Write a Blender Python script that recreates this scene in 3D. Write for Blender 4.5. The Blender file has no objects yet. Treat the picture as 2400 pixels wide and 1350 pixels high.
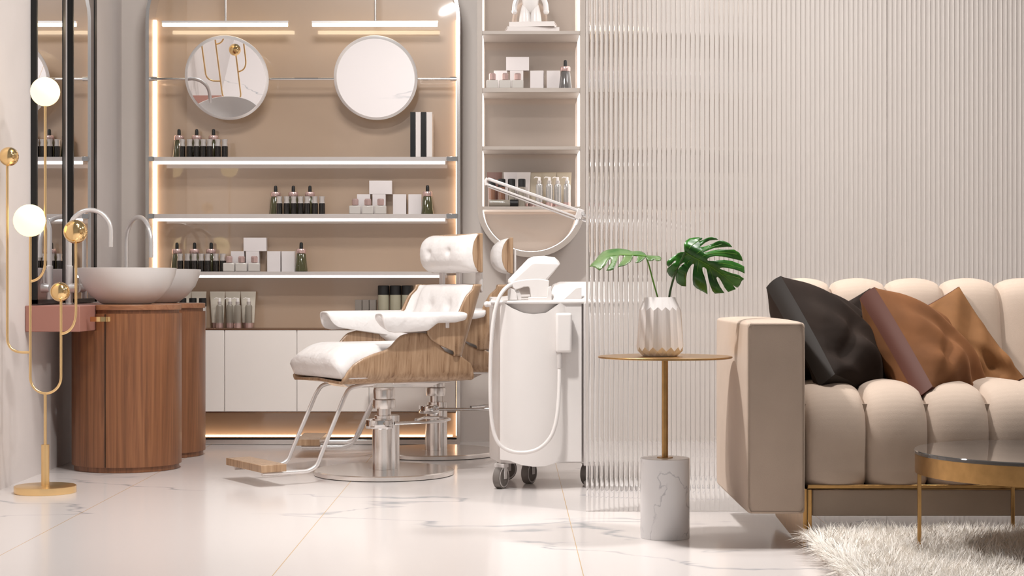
import bpy, bmesh, math, random
import numpy as np
from mathutils import Vector, Matrix, geometry
random.seed(7); RNG = np.random.default_rng(7)
C = bpy.context.scene.collection
PI = math.pi
F = 4000.0; EYE = 0.95; HZ = 672.0

def P(px, py, d):
    """point seen at pixel (px,py) standing at depth d"""
    return Vector(((px-1200)*d/F, d, EYE-(py-HZ)*d/F))
def XX(px, d): return (px-1200)*d/F
def ZZ(py, d): return EYE-(py-HZ)*d/F

# ------------------------------------------------------------------ materials
def lin(c):
    out = []
    for v in c:
        v = v/255.0
        out.append(v/12.92 if v <= .04045 else ((v+.055)/1.055)**2.4)
    return (*out, 1.0)
class NT:
    def __init__(s, name):
        s.m = bpy.data.materials.new(name); s.m.use_nodes = True
        s.t = s.m.node_tree; s.b = s.t.nodes['Principled BSDF']
    def n(s, typ, **kw):
        nd = s.t.nodes.new(typ)
        for k, v in kw.items():
            if k in nd.inputs: nd.inputs[k].default_value = v
            else: setattr(nd, k, v)
        return nd
    def l(s, a, b): s.t.links.new(a, b)
    def coord(s, scale=(1,1,1), rot=(0,0,0), loc=(0,0,0)):
        tc = s.n('ShaderNodeTexCoord'); mp = s.n('ShaderNodeMapping')
        mp.inputs['Scale'].default_value = scale; mp.inputs['Rotation'].default_value = rot; mp.inputs['Location'].default_value = loc
        s.l(tc.outputs['Object'], mp.inputs['Vector']); return mp.outputs['Vector']
    def ramp(s, stops):
        r = s.n('ShaderNodeValToRGB'); e = r.color_ramp.elements
        while len(e) < len(stops): e.new(.5)
        for el, (p, c) in zip(e, stops): el.position = p; el.color = c
        return r
    def bump(s, h, strength=.2, dist=.01, nrm=None):
        b = s.n('ShaderNodeBump'); b.inputs['Strength'].default_value = strength; b.inputs['Distance'].default_value = dist
        s.l(h, b.inputs['Height'])
        if nrm is not None: s.l(nrm, b.inputs['Normal'])
        s.l(b.outputs['Normal'], s.b.inputs['Normal']); return b
def pm(name, col, rough=.5, metal=0, coat=0, spec=.5, sheen=0, noise=None, bump=None, sub=0, ior=None, coat_r=.03):
    s = NT(name); b = s.b
    b.inputs['Base Color'].default_value = lin(col); b.inputs['Roughness'].default_value = rough
    b.inputs['Metallic'].default_value = metal; b.inputs['Coat Weight'].default_value = coat
    b.inputs['Coat Roughness'].default_value = coat_r
    b.inputs['Specular IOR Level'].default_value = spec
    if ior: b.inputs['IOR'].default_value = ior
    if sheen:
        b.inputs['Sheen Weight'].default_value = sheen; b.inputs['Sheen Roughness'].default_value = .4
        b.inputs['Sheen Tint'].default_value = lin([min(255, c+60) for c in col])
    if noise:
        sc, amt = noise
        nz = s.n('ShaderNodeTexNoise', Scale=sc, Detail=4.0); s.l(s.coord(), nz.inputs['Vector'])
        c = lin(col); r = s.ramp([(.3, tuple(v*(1-amt) for v in c[:3])+(1,)), (.7, tuple(min(1, v*(1+amt)) for v in c[:3])+(1,))])
        s.l(nz.outputs['Fac'], r.inputs['Fac']); s.l(r.outputs['Color'], b.inputs['Base Color'])
    if bump:
        sc, st, ds = bump
        nz = s.n('ShaderNodeTexNoise', Scale=sc, Detail=3.0); s.l(s.coord(), nz.inputs['Vector'])
        s.bump(nz.outputs['Fac'], st, ds)
    return s.m
def emit(name, col, st):
    s = NT(name); s.b.inputs['Base Color'].default_value = lin(col)
    s.b.inputs['Emission Color'].default_value = lin(col); s.b.inputs['Emission Strength'].default_value = st
    return s.m
def wood(name, stops, scale, rough=.4, coat=.15, dist=1.5, rot=(0,0,0), fine=14):
    s = NT(name); v = s.coord(scale, rot)
    n1 = s.n('ShaderNodeTexNoise', Scale=1.0, Detail=6.0, Roughness=.62, Distortion=dist); s.l(v, n1.inputs['Vector'])
    v2 = s.coord(tuple(x*fine/3 if x > 3 else x*2 for x in scale), rot)
    n2 = s.n('ShaderNodeTexNoise', Scale=1.0, Detail=3.0, Roughness=.7); s.l(v2, n2.inputs['Vector'])
    mx = s.n('ShaderNodeMath', operation='MULTIPLY_ADD'); mx.inputs[1].default_value = .35
    s.l(n2.outputs['Fac'], mx.inputs[0]); s.l(n1.outputs['Fac'], mx.inputs[2])
    r = s.ramp([(p, lin(c)) for p, c in stops]); s.l(mx.outputs[0], r.inputs['Fac'])
    s.l(r.outputs['Color'], s.b.inputs['Base Color'])
    s.b.inputs['Roughness'].default_value = rough; s.b.inputs['Coat Weight'].default_value = coat; s.b.inputs['Coat Roughness'].default_value = .25
    s.bump(mx.outputs[0], .08, .004); return s.m
def marble(name, base, vein, scale=1.0, rough=.12, width=.012, grid=None, coat=0, vscale=(1,1,1), strength=1.0, rot=(0,0,.35)):
    s = NT(name); v = s.coord(tuple(scale*k for k in vscale), rot)
    wn = s.n('ShaderNodeTexNoise', Scale=1.6, Detail=5.0, Roughness=.6); s.l(v, wn.inputs['Vector'])
    add = s.n('ShaderNodeMixRGB', blend_type='ADD'); add.inputs['Fac'].default_value = .55
    s.l(v, add.inputs['Color1']); s.l(wn.outputs['Color'], add.inputs['Color2'])
    n = s.n('ShaderNodeTexNoise', Scale=1.1, Detail=2.5, Roughness=.45); s.l(add.outputs['Color'], n.inputs['Vector'])
    sb = s.n('ShaderNodeMath', operation='SUBTRACT'); sb.inputs[1].default_value = .5; s.l(n.outputs['Fac'], sb.inputs[0])
    ab = s.n('ShaderNodeMath', operation='ABSOLUTE'); s.l(sb.outputs[0], ab.inputs[0])
    r = s.ramp([(0, (1,1,1,1)), (width*.35, (.6,.6,.6,1)), (width, (0,0,0,1))]); s.l(ab.outputs[0], r.inputs['Fac'])
    m2 = s.n('ShaderNodeTexNoise', Scale=2.3, Detail=2.0); s.l(v, m2.inputs['Vector'])
    r2 = s.ramp([(.34, (0,0,0,1)), (.5, (1,1,1,1))]); s.l(m2.outputs['Fac'], r2.inputs['Fac'])
    mu = s.n('ShaderNodeMath', operation='MULTIPLY'); s.l(r.outputs['Color'], mu.inputs[0]); s.l(r2.outputs['Color'], mu.inputs[1])
    ms = s.n('ShaderNodeMath', operation='MULTIPLY'); ms.inputs[1].default_value = strength; s.l(mu.outputs[0], ms.inputs[0])
    mix = s.n('ShaderNodeMixRGB'); mix.inputs['Color1'].default_value = lin(base); mix.inputs['Color2'].default_value = lin(vein)
    s.l(ms.outputs[0], mix.inputs['Fac']); out = mix.outputs['Color']
    if grid:
        for axis, off, step, w, col, fac in grid:
            tc = s.n('ShaderNodeTexCoord'); sx = s.n('ShaderNodeSeparateXYZ'); s.l(tc.outputs['Object'], sx.inputs[0])
            a = s.n('ShaderNodeMath', operation='SUBTRACT'); a.inputs[1].default_value = off - step/2 - 50*step; s.l(sx.outputs[axis], a.inputs[0])
            md = s.n('ShaderNodeMath', operation='MODULO'); md.inputs[1].default_value = step; s.l(a.outputs[0], md.inputs[0])
            d = s.n('ShaderNodeMath', operation='SUBTRACT'); d.inputs[1].default_value = step/2; s.l(md.outputs[0], d.inputs[0])
            e = s.n('ShaderNodeMath', operation='ABSOLUTE'); s.l(d.outputs[0], e.inputs[0])
            lt = s.n('ShaderNodeMath', operation='LESS_THAN'); lt.inputs[1].default_value = w; s.l(e.outputs[0], lt.inputs[0])
            f = s.n('ShaderNodeMath', operation='MULTIPLY'); f.inputs[1].default_value = fac; s.l(lt.outputs[0], f.inputs[0])
            g = s.n('ShaderNodeMixRGB'); g.inputs['Color2'].default_value = lin(col); s.l(f.outputs[0], g.inputs['Fac']); s.l(out, g.inputs['Color1']); out = g.outputs['Color']
    s.l(out, s.b.inputs['Base Color']); s.b.inputs['Roughness'].default_value = rough; s.b.inputs['Coat Weight'].default_value = coat
    return s.m
def glass(name, col=(255,255,255), rough=0.0, ior=1.45):
    s = NT(name); b = s.b
    b.inputs['Base Color'].default_value = lin(col); b.inputs['Transmission Weight'].default_value = 1
    b.inputs['Roughness'].default_value = rough; b.inputs['IOR'].default_value = ior; return s.m

M = {}
M['floor'] = marble('floor marble', (219,212,209), (150,155,160), scale=.75, rough=.16, width=.0085, vscale=(.6,1.4,1), strength=.8,
    grid=[(0, .235, 1.0225, .0016, (196,160,96), .85), (1, 5.81, .86, .0011, (205,190,170), .35)])
M['wall'] = pm('plaster wall', (214,206,202), .55, noise=(3,.03))
M['walldark'] = pm('wall plaster back', (214,205,198), .5, noise=(3,.02))
M['panel'] = pm('glossy taupe panel', (176,151,128), .3, coat=1.0, noise=(1.2,.03), spec=.7); M['panel'].node_tree.nodes['Principled BSDF'].inputs['Coat IOR'].default_value = 1.75
M['mirror'] = pm('mirror silver', (236,236,238), .0, metal=1)
M['nicheback'] = pm('tinted bronze mirror', (196,181,169), .05, metal=.5)
M['black'] = pm('black lacquer', (10,10,10), .3)
M['chrome'] = pm('chrome', (225,222,220), .06, metal=1)
M['chrome_b'] = pm('brushed chrome', (232,227,223), .2, metal=.9)
M['chrome_s'] = pm('satin chrome', (232,228,226), .28, metal=.6)
M['bronze'] = pm('bronze trim', (150,120,98), .2, metal=.8)
M['gold'] = pm('satin gold', (236,202,148), .28, metal=.9)
M['goldp'] = pm('polished gold', (236,202,146), .1, metal=1)
M['brass'] = pm('aged brass', (178,140,90), .3, metal=1, noise=(30,.1))
M['niche'] = pm('greige lacquer', (176,165,156), .4)
M['shelfw'] = pm('shelf lacquer', (196,188,184), .25, coat=.5)
M['white'] = pm('white lacquer', (232,226,222), .3, coat=.4)
M['cab'] = pm('cabinet front white', (243,236,230), .4)
M['ceramic'] = pm('matt white ceramic', (218,213,210), .35, coat=.2)
M['leather'] = pm('white leather', (230,226,224), .4, coat=.15, bump=(11,.35,.03))
M['plastic'] = pm('white plastic', (222,217,214), .35, coat=.25)
M['plastic_g'] = pm('pale grey plastic', (196,190,187), .4)
M['tyre'] = pm('grey rubber', (112,105,100), .6)
M['pink'] = pm('dusty pink lacquer', (160,112,100), .4)
M['walnut'] = wood('walnut veneer', [(.35,(72,42,26)),(.55,(112,70,42)),(.7,(128,81,50)),(.9,(146,97,62))], (26,26,.9), .42, .2)
M['walnut2'] = wood('walnut top', [(.35,(110,68,44)),(.6,(140,92,62)),(.9,(160,112,80))], (3,26,26), .35, .3)
M['oak'] = wood('chair veneer', [(.38,(84,60,42)),(.48,(128,97,71)),(.6,(160,128,98)),(.85,(184,154,124))], (24,24,1.6), .38, .25, dist=2.2, rot=(0,.25,0))
M['velvet'] = pm('beige velvet', (176,158,143), .8, sheen=.3, noise=(5,.05), bump=(420,.25,.002), spec=.25)
M['velvet_b'] = pm('beige velvet base', (152,136,122), .8, sheen=.15, noise=(6,.06), bump=(420,.2,.002), spec=.2)
def crumple(name, col, sheen, st=.8):
    s = NT(name); b = s.b; b.inputs['Roughness'].default_value = .8; b.inputs['Specular IOR Level'].default_value = .15
    b.inputs['Sheen Weight'].default_value = sheen; b.inputs['Sheen Roughness'].default_value = .35; b.inputs['Sheen Tint'].default_value = lin([min(255,c*1.5+40) for c in col])
    v = s.coord((1.2,1,2.2), (0.4,.6,.2)); n = s.n('ShaderNodeTexNoise', Scale=2.4, Detail=2.0, Roughness=.4, Distortion=.8); s.l(v, n.inputs['Vector'])
    s.bump(n.outputs['Fac'], st, .05)
    c = lin(col); n2 = s.n('ShaderNodeTexNoise', Scale=7.0, Detail=4.0); s.l(s.coord(), n2.inputs['Vector'])
    r = s.ramp([(.3, tuple(k*.8 for k in c[:3])+(1,)), (.7, tuple(k*1.18 for k in c[:3])+(1,))]); s.l(n2.outputs['Fac'], r.inputs['Fac']); s.l(r.outputs['Color'], b.inputs['Base Color'])
    return s.m
M['dk'] = crumple('dark brown velvet', (36,26,20), .12, .35)
M['dk_g'] = pm('dark brown satin edge', (34,27,22), .6, sheen=.05, spec=.25)
M['rust'] = crumple('caramel velvet', (106,68,40), .22, .3)
M['rust_g'] = pm('rust satin edge', (82,44,32), .55, sheen=.05, spec=.3)
M['tan'] = crumple('tan velvet', (124,86,54), .22, .3)
M['rugbase'] = pm('rug backing', (214,202,190), .9)
M['led'] = emit('white led', (255,250,246), 2.4)
M['led_n'] = emit('cabinet led', (255,250,246), 1.8)
M['ledw'] = emit('warm led', (255,224,190), 6.0)
M['bar'] = emit('warm light bar', (255,236,200), 7.0)
M['globe'] = emit('opal globe', (255,232,176), 1.75)
M['dropper'] = pm('olive glass', (72,70,42), .08, coat=.6)
M['dropgrey'] = pm('dark grey glass', (96,92,90), .12, coat=.6)
M['rose'] = pm('rose metal', (212,182,176), .22, metal=.6)
M['silver'] = pm('silver cap', (214,208,204), .25, metal=.55)
M['darkliq'] = pm('dark bottle', (24,20,17), .12, coat=.8)
M['rubber'] = pm('black rubber', (16,15,15), .5)
M['frost'] = pm('frosted grey glass', (196,190,184), .18, coat=.5)
M['card'] = pm('white carton', (216,209,208), .6)
M['cardg'] = pm('grey carton', (128,120,112), .6)
M['book'] = pm('white book cover', (222,214,210), .5)
M['tube'] = pm('cream tube', (206,198,184), .4)
M['tube_r'] = pm('brown tube', (112,78,68), .4)
M['tube_b'] = pm('beige tube', (178,164,142), .4)
M['bottle_g'] = pm('smoky bottle', (140,132,120), .1, coat=.8)
M['bottle_c'] = pm('clear silver bottle', (190,186,182), .08, metal=.5, coat=.5)
M['sage'] = pm('sage bottle', (160,156,136), .25, coat=.3)
M['amber'] = pm('amber bottle', (120,84,66), .12, coat=.6)
M['red'] = pm('red button', (205,28,36), .35)
M['vase'] = pm('white porcelain', (232,226,223), .3, coat=.35)
M['carrara'] = marble('white marble', (228,226,226), (150,150,156), scale=6.0, rough=.25, width=.014, vscale=(1,1,.8), strength=.6, rot=(.5,.3,.2))
M['darkglass'] = pm('dark glass', (62,58,55), .06, coat=.5, spec=.9)
def leafmat(name, c1, c2, rough=.35):
    s = NT(name); n = s.n('ShaderNodeTexNoise', Scale=14.0, Detail=3.0); s.l(s.coord(), n.inputs['Vector'])
    r = s.ramp([(.3, lin(c1)), (.72, lin(c2))]); s.l(n.outputs['Fac'], r.inputs['Fac']); s.l(r.outputs['Color'], s.b.inputs['Base Color'])
    s.b.inputs['Roughness'].default_value = rough; s.b.inputs['Coat Weight'].default_value = .04; s.b.inputs['Coat Roughness'].default_value = .3; s.b.inputs['Specular IOR Level'].default_value = .35
    return s.m
M['leaf'] = leafmat('dark leaf', (14,60,9), (46,108,18)); M['leaf2'] = leafmat('grey green leaf', (50,88,34), (104,124,78))
M['stem'] = leafmat('green stem', (70,120,30), (110,150,60)); M['stemd'] = leafmat('dark stem', (36,62,24), (54,84,36))
def reed():
    s = NT('reeded glass'); b = s.b
    b.inputs['Base Color'].default_value = (.97,.97,.97,1); b.inputs['Transmission Weight'].default_value = 1
    b.inputs['Roughness'].default_value = .03; b.inputs['IOR'].default_value = 1.45; return s.m
M['reed'] = reed()
s = NT('shag fibre'); b = s.b; tc = s.n('ShaderNodeTexNoise', Scale=30.0); s.l(s.coord(), tc.inputs['Vector'])
r = s.ramp([(.3, lin((232,224,214))), (.7, lin((248,244,238)))]); s.l(tc.outputs['Fac'], r.inputs['Fac']); s.l(r.outputs['Color'], b.inputs['Base Color'])
b.inputs['Roughness'].default_value = .7; M['shag'] = s.m

# ------------------------------------------------------------------ mesh builder
class MB:
    def __init__(s): s.v = []; s.f = []
    def add(s, vs, fs):
        o = len(s.v); s.v += [Vector(p) for p in vs]; s.f += [[i+o for i in f] for f in fs]; return s
    def box(s, x0, x1, y0, y1, z0, z1):
        v = [(x,y,z) for x in (x0,x1) for y in (y0,y1) for z in (z0,z1)]
        return s.add(v, [(0,1,3,2),(4,6,7,5),(0,4,5,1),(2,3,7,6),(0,2,6,4),(1,5,7,3)])
    def lathe(s, prof, c=(0,0,0), n=32, sx=1, sy=1, a0=0):
        v = []; f = []
        for r, z in prof:
            for i in range(n):
                a = 2*PI*i/n + a0; v.append((c[0]+r*sx*math.cos(a), c[1]+r*sy*math.sin(a), c[2]+z))
        for k in range(len(prof)-1):
            for i in range(n):
                j = (i+1) % n; f.append((k*n+i, k*n+j, (k+1)*n+j, (k+1)*n+i))
        if prof[0][0] > 1e-6: f.append(tuple(range(n))[::-1])
        if prof[-1][0] > 1e-6: f.append(tuple((len(prof)-1)*n+i for i in range(n)))
        return s.add(v, f)
    def cyl(s, c, r, h, n=32): return s.lathe([(r,0),(r,h)], c, n)
    def ball(s, c, r, n=32):
        return s.lathe([(max(1e-7, r*math.sin(PI*k/16)), -r*math.cos(PI*k/16)) for k in range(17)], c, n)
    def tube(s, pts, r, n=12, caps=True, flat=None):
        pts = [Vector(p) for p in pts]; rs = r if isinstance(r, (list, tuple)) else [r]*len(pts)
        v = []; f = []; t0 = (pts[1]-pts[0]).normalized()
        up = Vector((0,0,1)) if abs(t0.z) < .9 else Vector((1,0,0))
        a = t0.cross(up).normalized(); b = a.cross(t0).normalized()
        for i, p in enumerate(pts):
            if i == 0: t = t0
            elif i == len(pts)-1: t = (pts[i]-pts[i-1]).normalized()
            else: t = ((pts[i+1]-p).normalized()+(p-pts[i-1]).normalized()).normalized()
            a = (a - t*a.dot(t)).normalized(); b = t.cross(a).normalized()
            fl = flat if flat else 1
            for k in range(n):
                g = 2*PI*k/n + PI/n; v.append(p + a*math.cos(g)*rs[i] + b*math.sin(g)*rs[i]*fl)
        for i in range(len(pts)-1):
            for k in range(n):
                l = (k+1) % n; f.append((i*n+k, i*n+l, (i+1)*n+l, (i+1)*n+k))
        if caps: f.append(tuple(range(n))[::-1]); f.append(tuple((len(pts)-1)*n+k for k in range(n)))
        return s.add(v, f)
    def prism(s, poly, axis, a, b):
        """extrude polygon (2D list) along axis index from a to b"""
        n = len(poly); v = []
        for w in (a, b):
            for p, q in poly:
                t = [p, q]; t.insert(axis, w); v.append(t)
        f = [tuple(range(n)), tuple(range(2*n-1, n-1, -1))]
        for i in range(n): j = (i+1) % n; f.append((i, i+n, j+n, j))
        return s.add(v, f)
    def grid(s, fn, nu, nv, close_u=False):
        v = [fn(i/(nu-1), j/(nv-1)) for i in range(nu) for j in range(nv)]
        f = [(i*nv+j, (i+1)*nv+j, (i+1)*nv+j+1, i*nv+j+1) for i in range(nu-1) for j in range(nv-1)]
        return s.add(v, f)
    def puff(s, A, B, nu, nv):
        """closed cushion between surfaces A(u,v) and B(u,v) that meet along their borders"""
        return s.grid(A, nu, nv).grid(B, nu, nv)
    def build(s, name, mat, parent=None, bevel=0, smooth=True, angle=35, seg=2, subsurf=0, off=None, solid=0, weld=True):
        me = bpy.data.meshes.new(name)
        o_ = Vector(off) if off is not None else Vector((0,0,0))
        me.from_pydata([tuple(p-o_) for p in s.v], [], s.f)
        bm = bmesh.new(); bm.from_mesh(me)
        if weld: bmesh.ops.remove_doubles(bm, verts=bm.verts, dist=1e-5)
        bmesh.ops.recalc_face_normals(bm, faces=bm.faces); bm.to_mesh(me); bm.free()
        me.materials.append(M[mat] if isinstance(mat, str) else mat)
        if smooth:
            me.shade_smooth()
            me.set_sharp_from_angle(angle=math.radians(angle))
        ob = bpy.data.objects.new(name, me); C.objects.link(ob)
        if parent: ob.parent = parent
        if solid:
            m = ob.modifiers.new('s', 'SOLIDIFY'); m.thickness = solid; m.offset = 0
        if bevel:
            m = ob.modifiers.new('b', 'BEVEL'); m.width = bevel; m.segments = seg; m.limit_method = 'ANGLE'; m.angle_limit = math.radians(40); m.harden_normals = False
            me.shade_smooth()
        if subsurf:
            m = ob.modifiers.new('ss', 'SUBSURF'); m.levels = subsurf; m.render_levels = subsurf
        return ob
def tag(o, label, cat, group=None):
    o['label'] = label; o['category'] = cat
    if group: o['group'] = group
    return o
def thing(name, label, cat, loc=(0,0,0), rz=0, group=None):
    o = bpy.data.objects.new(name, None); C.objects.link(o); o.location = loc; o.rotation_euler = (0,0,rz)
    o.empty_display_size = .05; return tag(o, label, cat, group)
def struct(o): o['kind'] = 'structure'; return o
def arc(cx, cy, r, a0, a1, n=10, ry=None):
    ry = ry or r
    return [(cx+r*math.cos(math.radians(a0+(a1-a0)*i/n)), cy+ry*math.sin(math.radians(a0+(a1-a0)*i/n))) for i in range(n+1)]
def dup(o, parent=None):
    c = o.copy(); C.objects.link(c); c.parent = parent
    for ch in list(o.children): dup(ch, c)
    return c
def interp(x, pts):
    if x <= pts[0][0]: return pts[0][1]
    for (a, b), (c, d) in zip(pts, pts[1:]):
        if x <= c: return b+(d-b)*(x-a)/(c-a)
    return pts[-1][1]
def smoothpath(pts, n=6):
    """Catmull-Rom through points"""
    P_ = [Vector(p) for p in pts]; P_ = [P_[0]*2-P_[1]]+P_+[P_[-1]*2-P_[-2]]; out = []
    for i in range(1, len(P_)-2):
        p0, p1, p2, p3 = P_[i-1:i+3]
        for k in range(n):
            t = k/n; out.append(.5*((2*p1)+(p2-p0)*t+(2*p0-5*p1+4*p2-p3)*t*t+(3*p1-p0-3*p2+p3)*t**3))
    out.append(P_[-2]); return out

# ------------------------------------------------------------------ room shell
WX = -2.395; WB = 10.47
struct(MB().box(-2.6, 5.2, -2, 10.7, -.1, 0).build('floor', 'floor', smooth=False))
struct(MB().box(WX, 5.2, WB, WB+.1, 0, 3.6).build('wall_back', 'walldark', smooth=False))
struct(MB().box(WX-.1, WX, -2, WB+.1, 0, 3.6).build('wall_left', 'wall', smooth=False))
struct(MB().box(5.1, 5.2, -2, WB, 0, 3.6).build('wall_right', 'wall', smooth=False))

# ------------------------------------------------------------------ reeded glass partition
def reed_panel(x0, x1, label):
    pitch = .0203; n = round((x1-x0)/pitch); yb = 7.224; yf = 7.214
    prof = []; seg = 10
    for k in range(n):
        for j in range(seg):
            t = -1+2*j/seg; prof.append((x0+(x1-x0)*(k+(t+1)/2)/n, yf-.0040*math.sqrt(max(0, 1-.985*t*t))))
    prof.append((x1, yf-.0012))
    m = MB(); N = len(prof); H = 3.5
    v = [(x,y,.002) for x,y in prof]+[(x,y,H) for x,y in prof]+[(x0,yb,.002),(x1,yb,.002),(x0,yb,H),(x1,yb,H)]
    f = [(i,i+1,N+i+1,N+i) for i in range(N-1)]
    f += [(2*N, 2*N+2, 2*N+3, 2*N+1), (0, N, 2*N+2, 2*N), (N-1, 2*N+1, 2*N+3, 2*N-1)]
    f += [tuple([2*N]+[2*N+1]+list(range(N-1,-1,-1))), tuple([2*N+2]+list(range(N, 2*N))+[2*N+3])]
    m.add(v, f); o = m.build('glass_partition_panel', 'reed', angle=60)
    return tag(o, label, 'glass partition', 'reeded glass panels')
gx = [XX(1373.5, 7.21), XX(2078.5, 7.21), 2.86]
reed_panel(gx[0], gx[1]-.002, 'reeded glass panel behind the small round brass side table')
reed_panel(gx[1]+.001, gx[2], 'reeded glass panel behind the sofa, right of the thin seam')
reed_panel(gx[2]+.003, 4.2, 'outermost right reeded glass panel, running out of the frame')

# ------------------------------------------------------------------ wall shelf unit with light strips
UX0, UX1 = XX(341, 10.26), XX(1078, 10.26); UF = 10.26; UBK = 10.46
unit = thing('display_shelf_unit', 'tall taupe backlit display unit with chrome frame and three lit shelves', 'shelf unit', ((UX0+UX1)/2, UF, 0))
UO = unit.location
def up(mb, name, mat, parent=unit, **k):
    return mb.build(name, mat, parent, off=UO if parent is unit else UO, **k)
# arched frame
def arch(x0, x1, zt, r):
    return [(x0, 0.0)] + [(x0, zt-r)] + arc(x0+r, zt-r, r, 180, 90, 12)[1:] + arc(x1-r, zt-r, r, 90, 0, 12) + [(x1, 0.0)]
oa = arch(UX0, UX1, 3.01, .45); ia = arch(UX0+.02, UX1-.02, 2.99, .43)
m = MB(); n = len(oa); v = []; f = []
for y in (UF, UBK):
    v += [(x,y,z) for x,z in oa]+[(x,y,z) for x,z in ia]
for i in range(n-1):
    f += [(i,i+1,n+i+1,n+i), (2*n+i,3*n+i,3*n+i+1,2*n+i+1), (i,2*n+i,2*n+i+1,i+1), (n+i,n+i+1,3*n+i+1,3*n+i)]
f += [(0,n,3*n,2*n), (n-1,3*n-1,4*n-1,2*n-1)]
up(m.add(v, f), 'frame', 'chrome_b', angle=30)
back = up(MB().prism(ia, 1, UBK-.012, UBK-.002), 'back_panel', 'panel', smooth=False)
up(MB().box(UX0+.02, UX1-.02, UF, UBK-.02, .002, .03), 'plinth', 'chrome_b', bevel=.002)
up(MB().box(UX0+.02, UX1-.02, UF+.02, UF+.03, .03, .042), 'shadow_gap', 'black', smooth=False)
for s_, x in ((0, UX0+.022), (1, UX1-.03)):
    up(MB().box(x, x+.008, UBK-.035, UBK-.014, .04, 2.58), 'led_strip', 'ledw', smooth=False)
up(MB().box(UX0+.05, UX1-.05, UBK-.05, UBK-.03, .036, .044), 'led_strip', 'ledw', smooth=False)
for zt, zb, zl in ((1.731,1.706,1.688), (1.387,1.361,1.344), (1.041,1.020,1.004)):
    sh = up(MB().box(XX(362,UF), XX(1046,UF), UF+.003, UBK-.014, zb, zt), 'shelf', 'shelfw', bevel=.001)
    up(MB().box(XX(363,UF), XX(1043,UF), UF+.008, UF+.03, zl, zb-.0005), 'led_strip', 'led', smooth=False)
    up(MB().box(UX0+.012, XX(362,UF), UF-.006, UF+.10, zb-.002, zt+.002), 'shelf_bracket', 'chrome', bevel=.002)
    up(MB().box(XX(1046,UF), UX1-.012, UF-.006, UF+.10, zb-.002, zt+.002), 'shelf_bracket', 'chrome', bevel=.002)
rail = up(MB().tube([(UX0+.015, 10.30, ZZ(185,10.3)), (UX1-.015, 10.30, ZZ(185,10.3))], .0085), 'mirror_rail', 'chrome')
up(MB().tube([(UX0+.018, 10.30, ZZ(185,10.3)), (UX0+.06, 10.30, ZZ(185,10.3))], .014), 'rail_socket', 'chrome')
up(MB().tube([(UX1-.018, 10.30, ZZ(185,10.3)), (UX1-.06, 10.30, ZZ(185,10.3))], .014), 'rail_socket', 'chrome')

# lower cabinet
cab = thing('low_cabinet', 'low white handleless cabinet at the bottom of the taupe display unit', 'cabinet', ((UX0+UX1)/2, UF, .19)); co = cab.location
cx0, cx1 = UX0+.022, UX1-.024
MB().box(cx0, cx1, UF+.012, UBK-.03, .198, .690).build('body', 'white', cab, off=co)
MB().box(cx0, cx1, UF-.004, UBK-.014, .690, .700).build('countertop', 'bronze', cab, off=co, bevel=.001)
MB().box(cx0, cx1, UF, UBK-.03, .190, .198).build('bottom_trim', 'bronze', cab, off=co, bevel=.001)
edges = [XX(p, UF) for p in (527, 696.5, 866, 1036)]
edges = [cx0] + edges + [cx1]
for a, b_ in zip(edges, edges[1:]):
    MB().box(a+.0015, b_-.0045, UF-.004, UF+.012, .200, .688).build('door', 'cab', cab, off=co, bevel=.0015)

# ---- light bars
for px, lab in ((528, 'warm linear light bar hanging above the left round mirror'), (879, 'warm linear light bar hanging above the right round mirror')):
    d = 10.29; x = XX(px, d); t = thing('light_bar', lab, 'lamp', (x, d, ZZ(62, d)), group='light bars above the round mirrors')
    hw = .381
    MB().box(-hw, hw, -.012, .012, .020, .033).build('housing', 'chrome_s', t, bevel=.001)
    MB().box(-hw+.002, hw-.004, -.011, .011, 0, .020).build('diffuser', 'bar', t, bevel=.003)
    MB().tube([(.002,0,.033),(.002,0,.40)], .0075).build('stem', 'chrome_b', t)
# ---- round mirrors (tilted forward)
def round_mirror(px, lab):
    d = 10.235; r = .2515; tilt = math.radians(20); t = thing('round_mirror', lab, 'mirror', (XX(px, d), d, ZZ(183, d)), group='round mirrors on the rail')
    ry = r/math.cos(tilt)*.965
    R = Matrix.Rotation(tilt, 4, 'X')
    def disc(prof):
        m = MB(); m.lathe(prof, n=72, sx=1, sy=ry/r)
        rot = R @ Matrix.Rotation(PI/2, 4, 'X')
        m.v = [rot @ p for p in m.v]; return m
    disc([(r-.012, -.012), (r-.002, -.008), (r, 0)][::-1]+[]).build('bevel_back', 'chrome_s', t) if False else None
    disc([(r-.004, -.010), (r, -.004), (r, .000), (r-.017, .006)]).build('bevelled_rim', 'chrome_s', t, angle=20)
    disc([(r-.0172, .0055), (r-.0175, .0065)]).build('glass', 'mirror', t, angle=20)
    MB().box(-.03, .03, .03, .075, -.012, .012).build('bracket', 'chrome', t)
    return t
round_mirror(531.5, 'left round tilted mirror reflecting the gold lamp, above the display shelves')
round_mirror(880.5, 'right round tilted mirror reflecting pale marble, above the display shelves')

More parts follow.
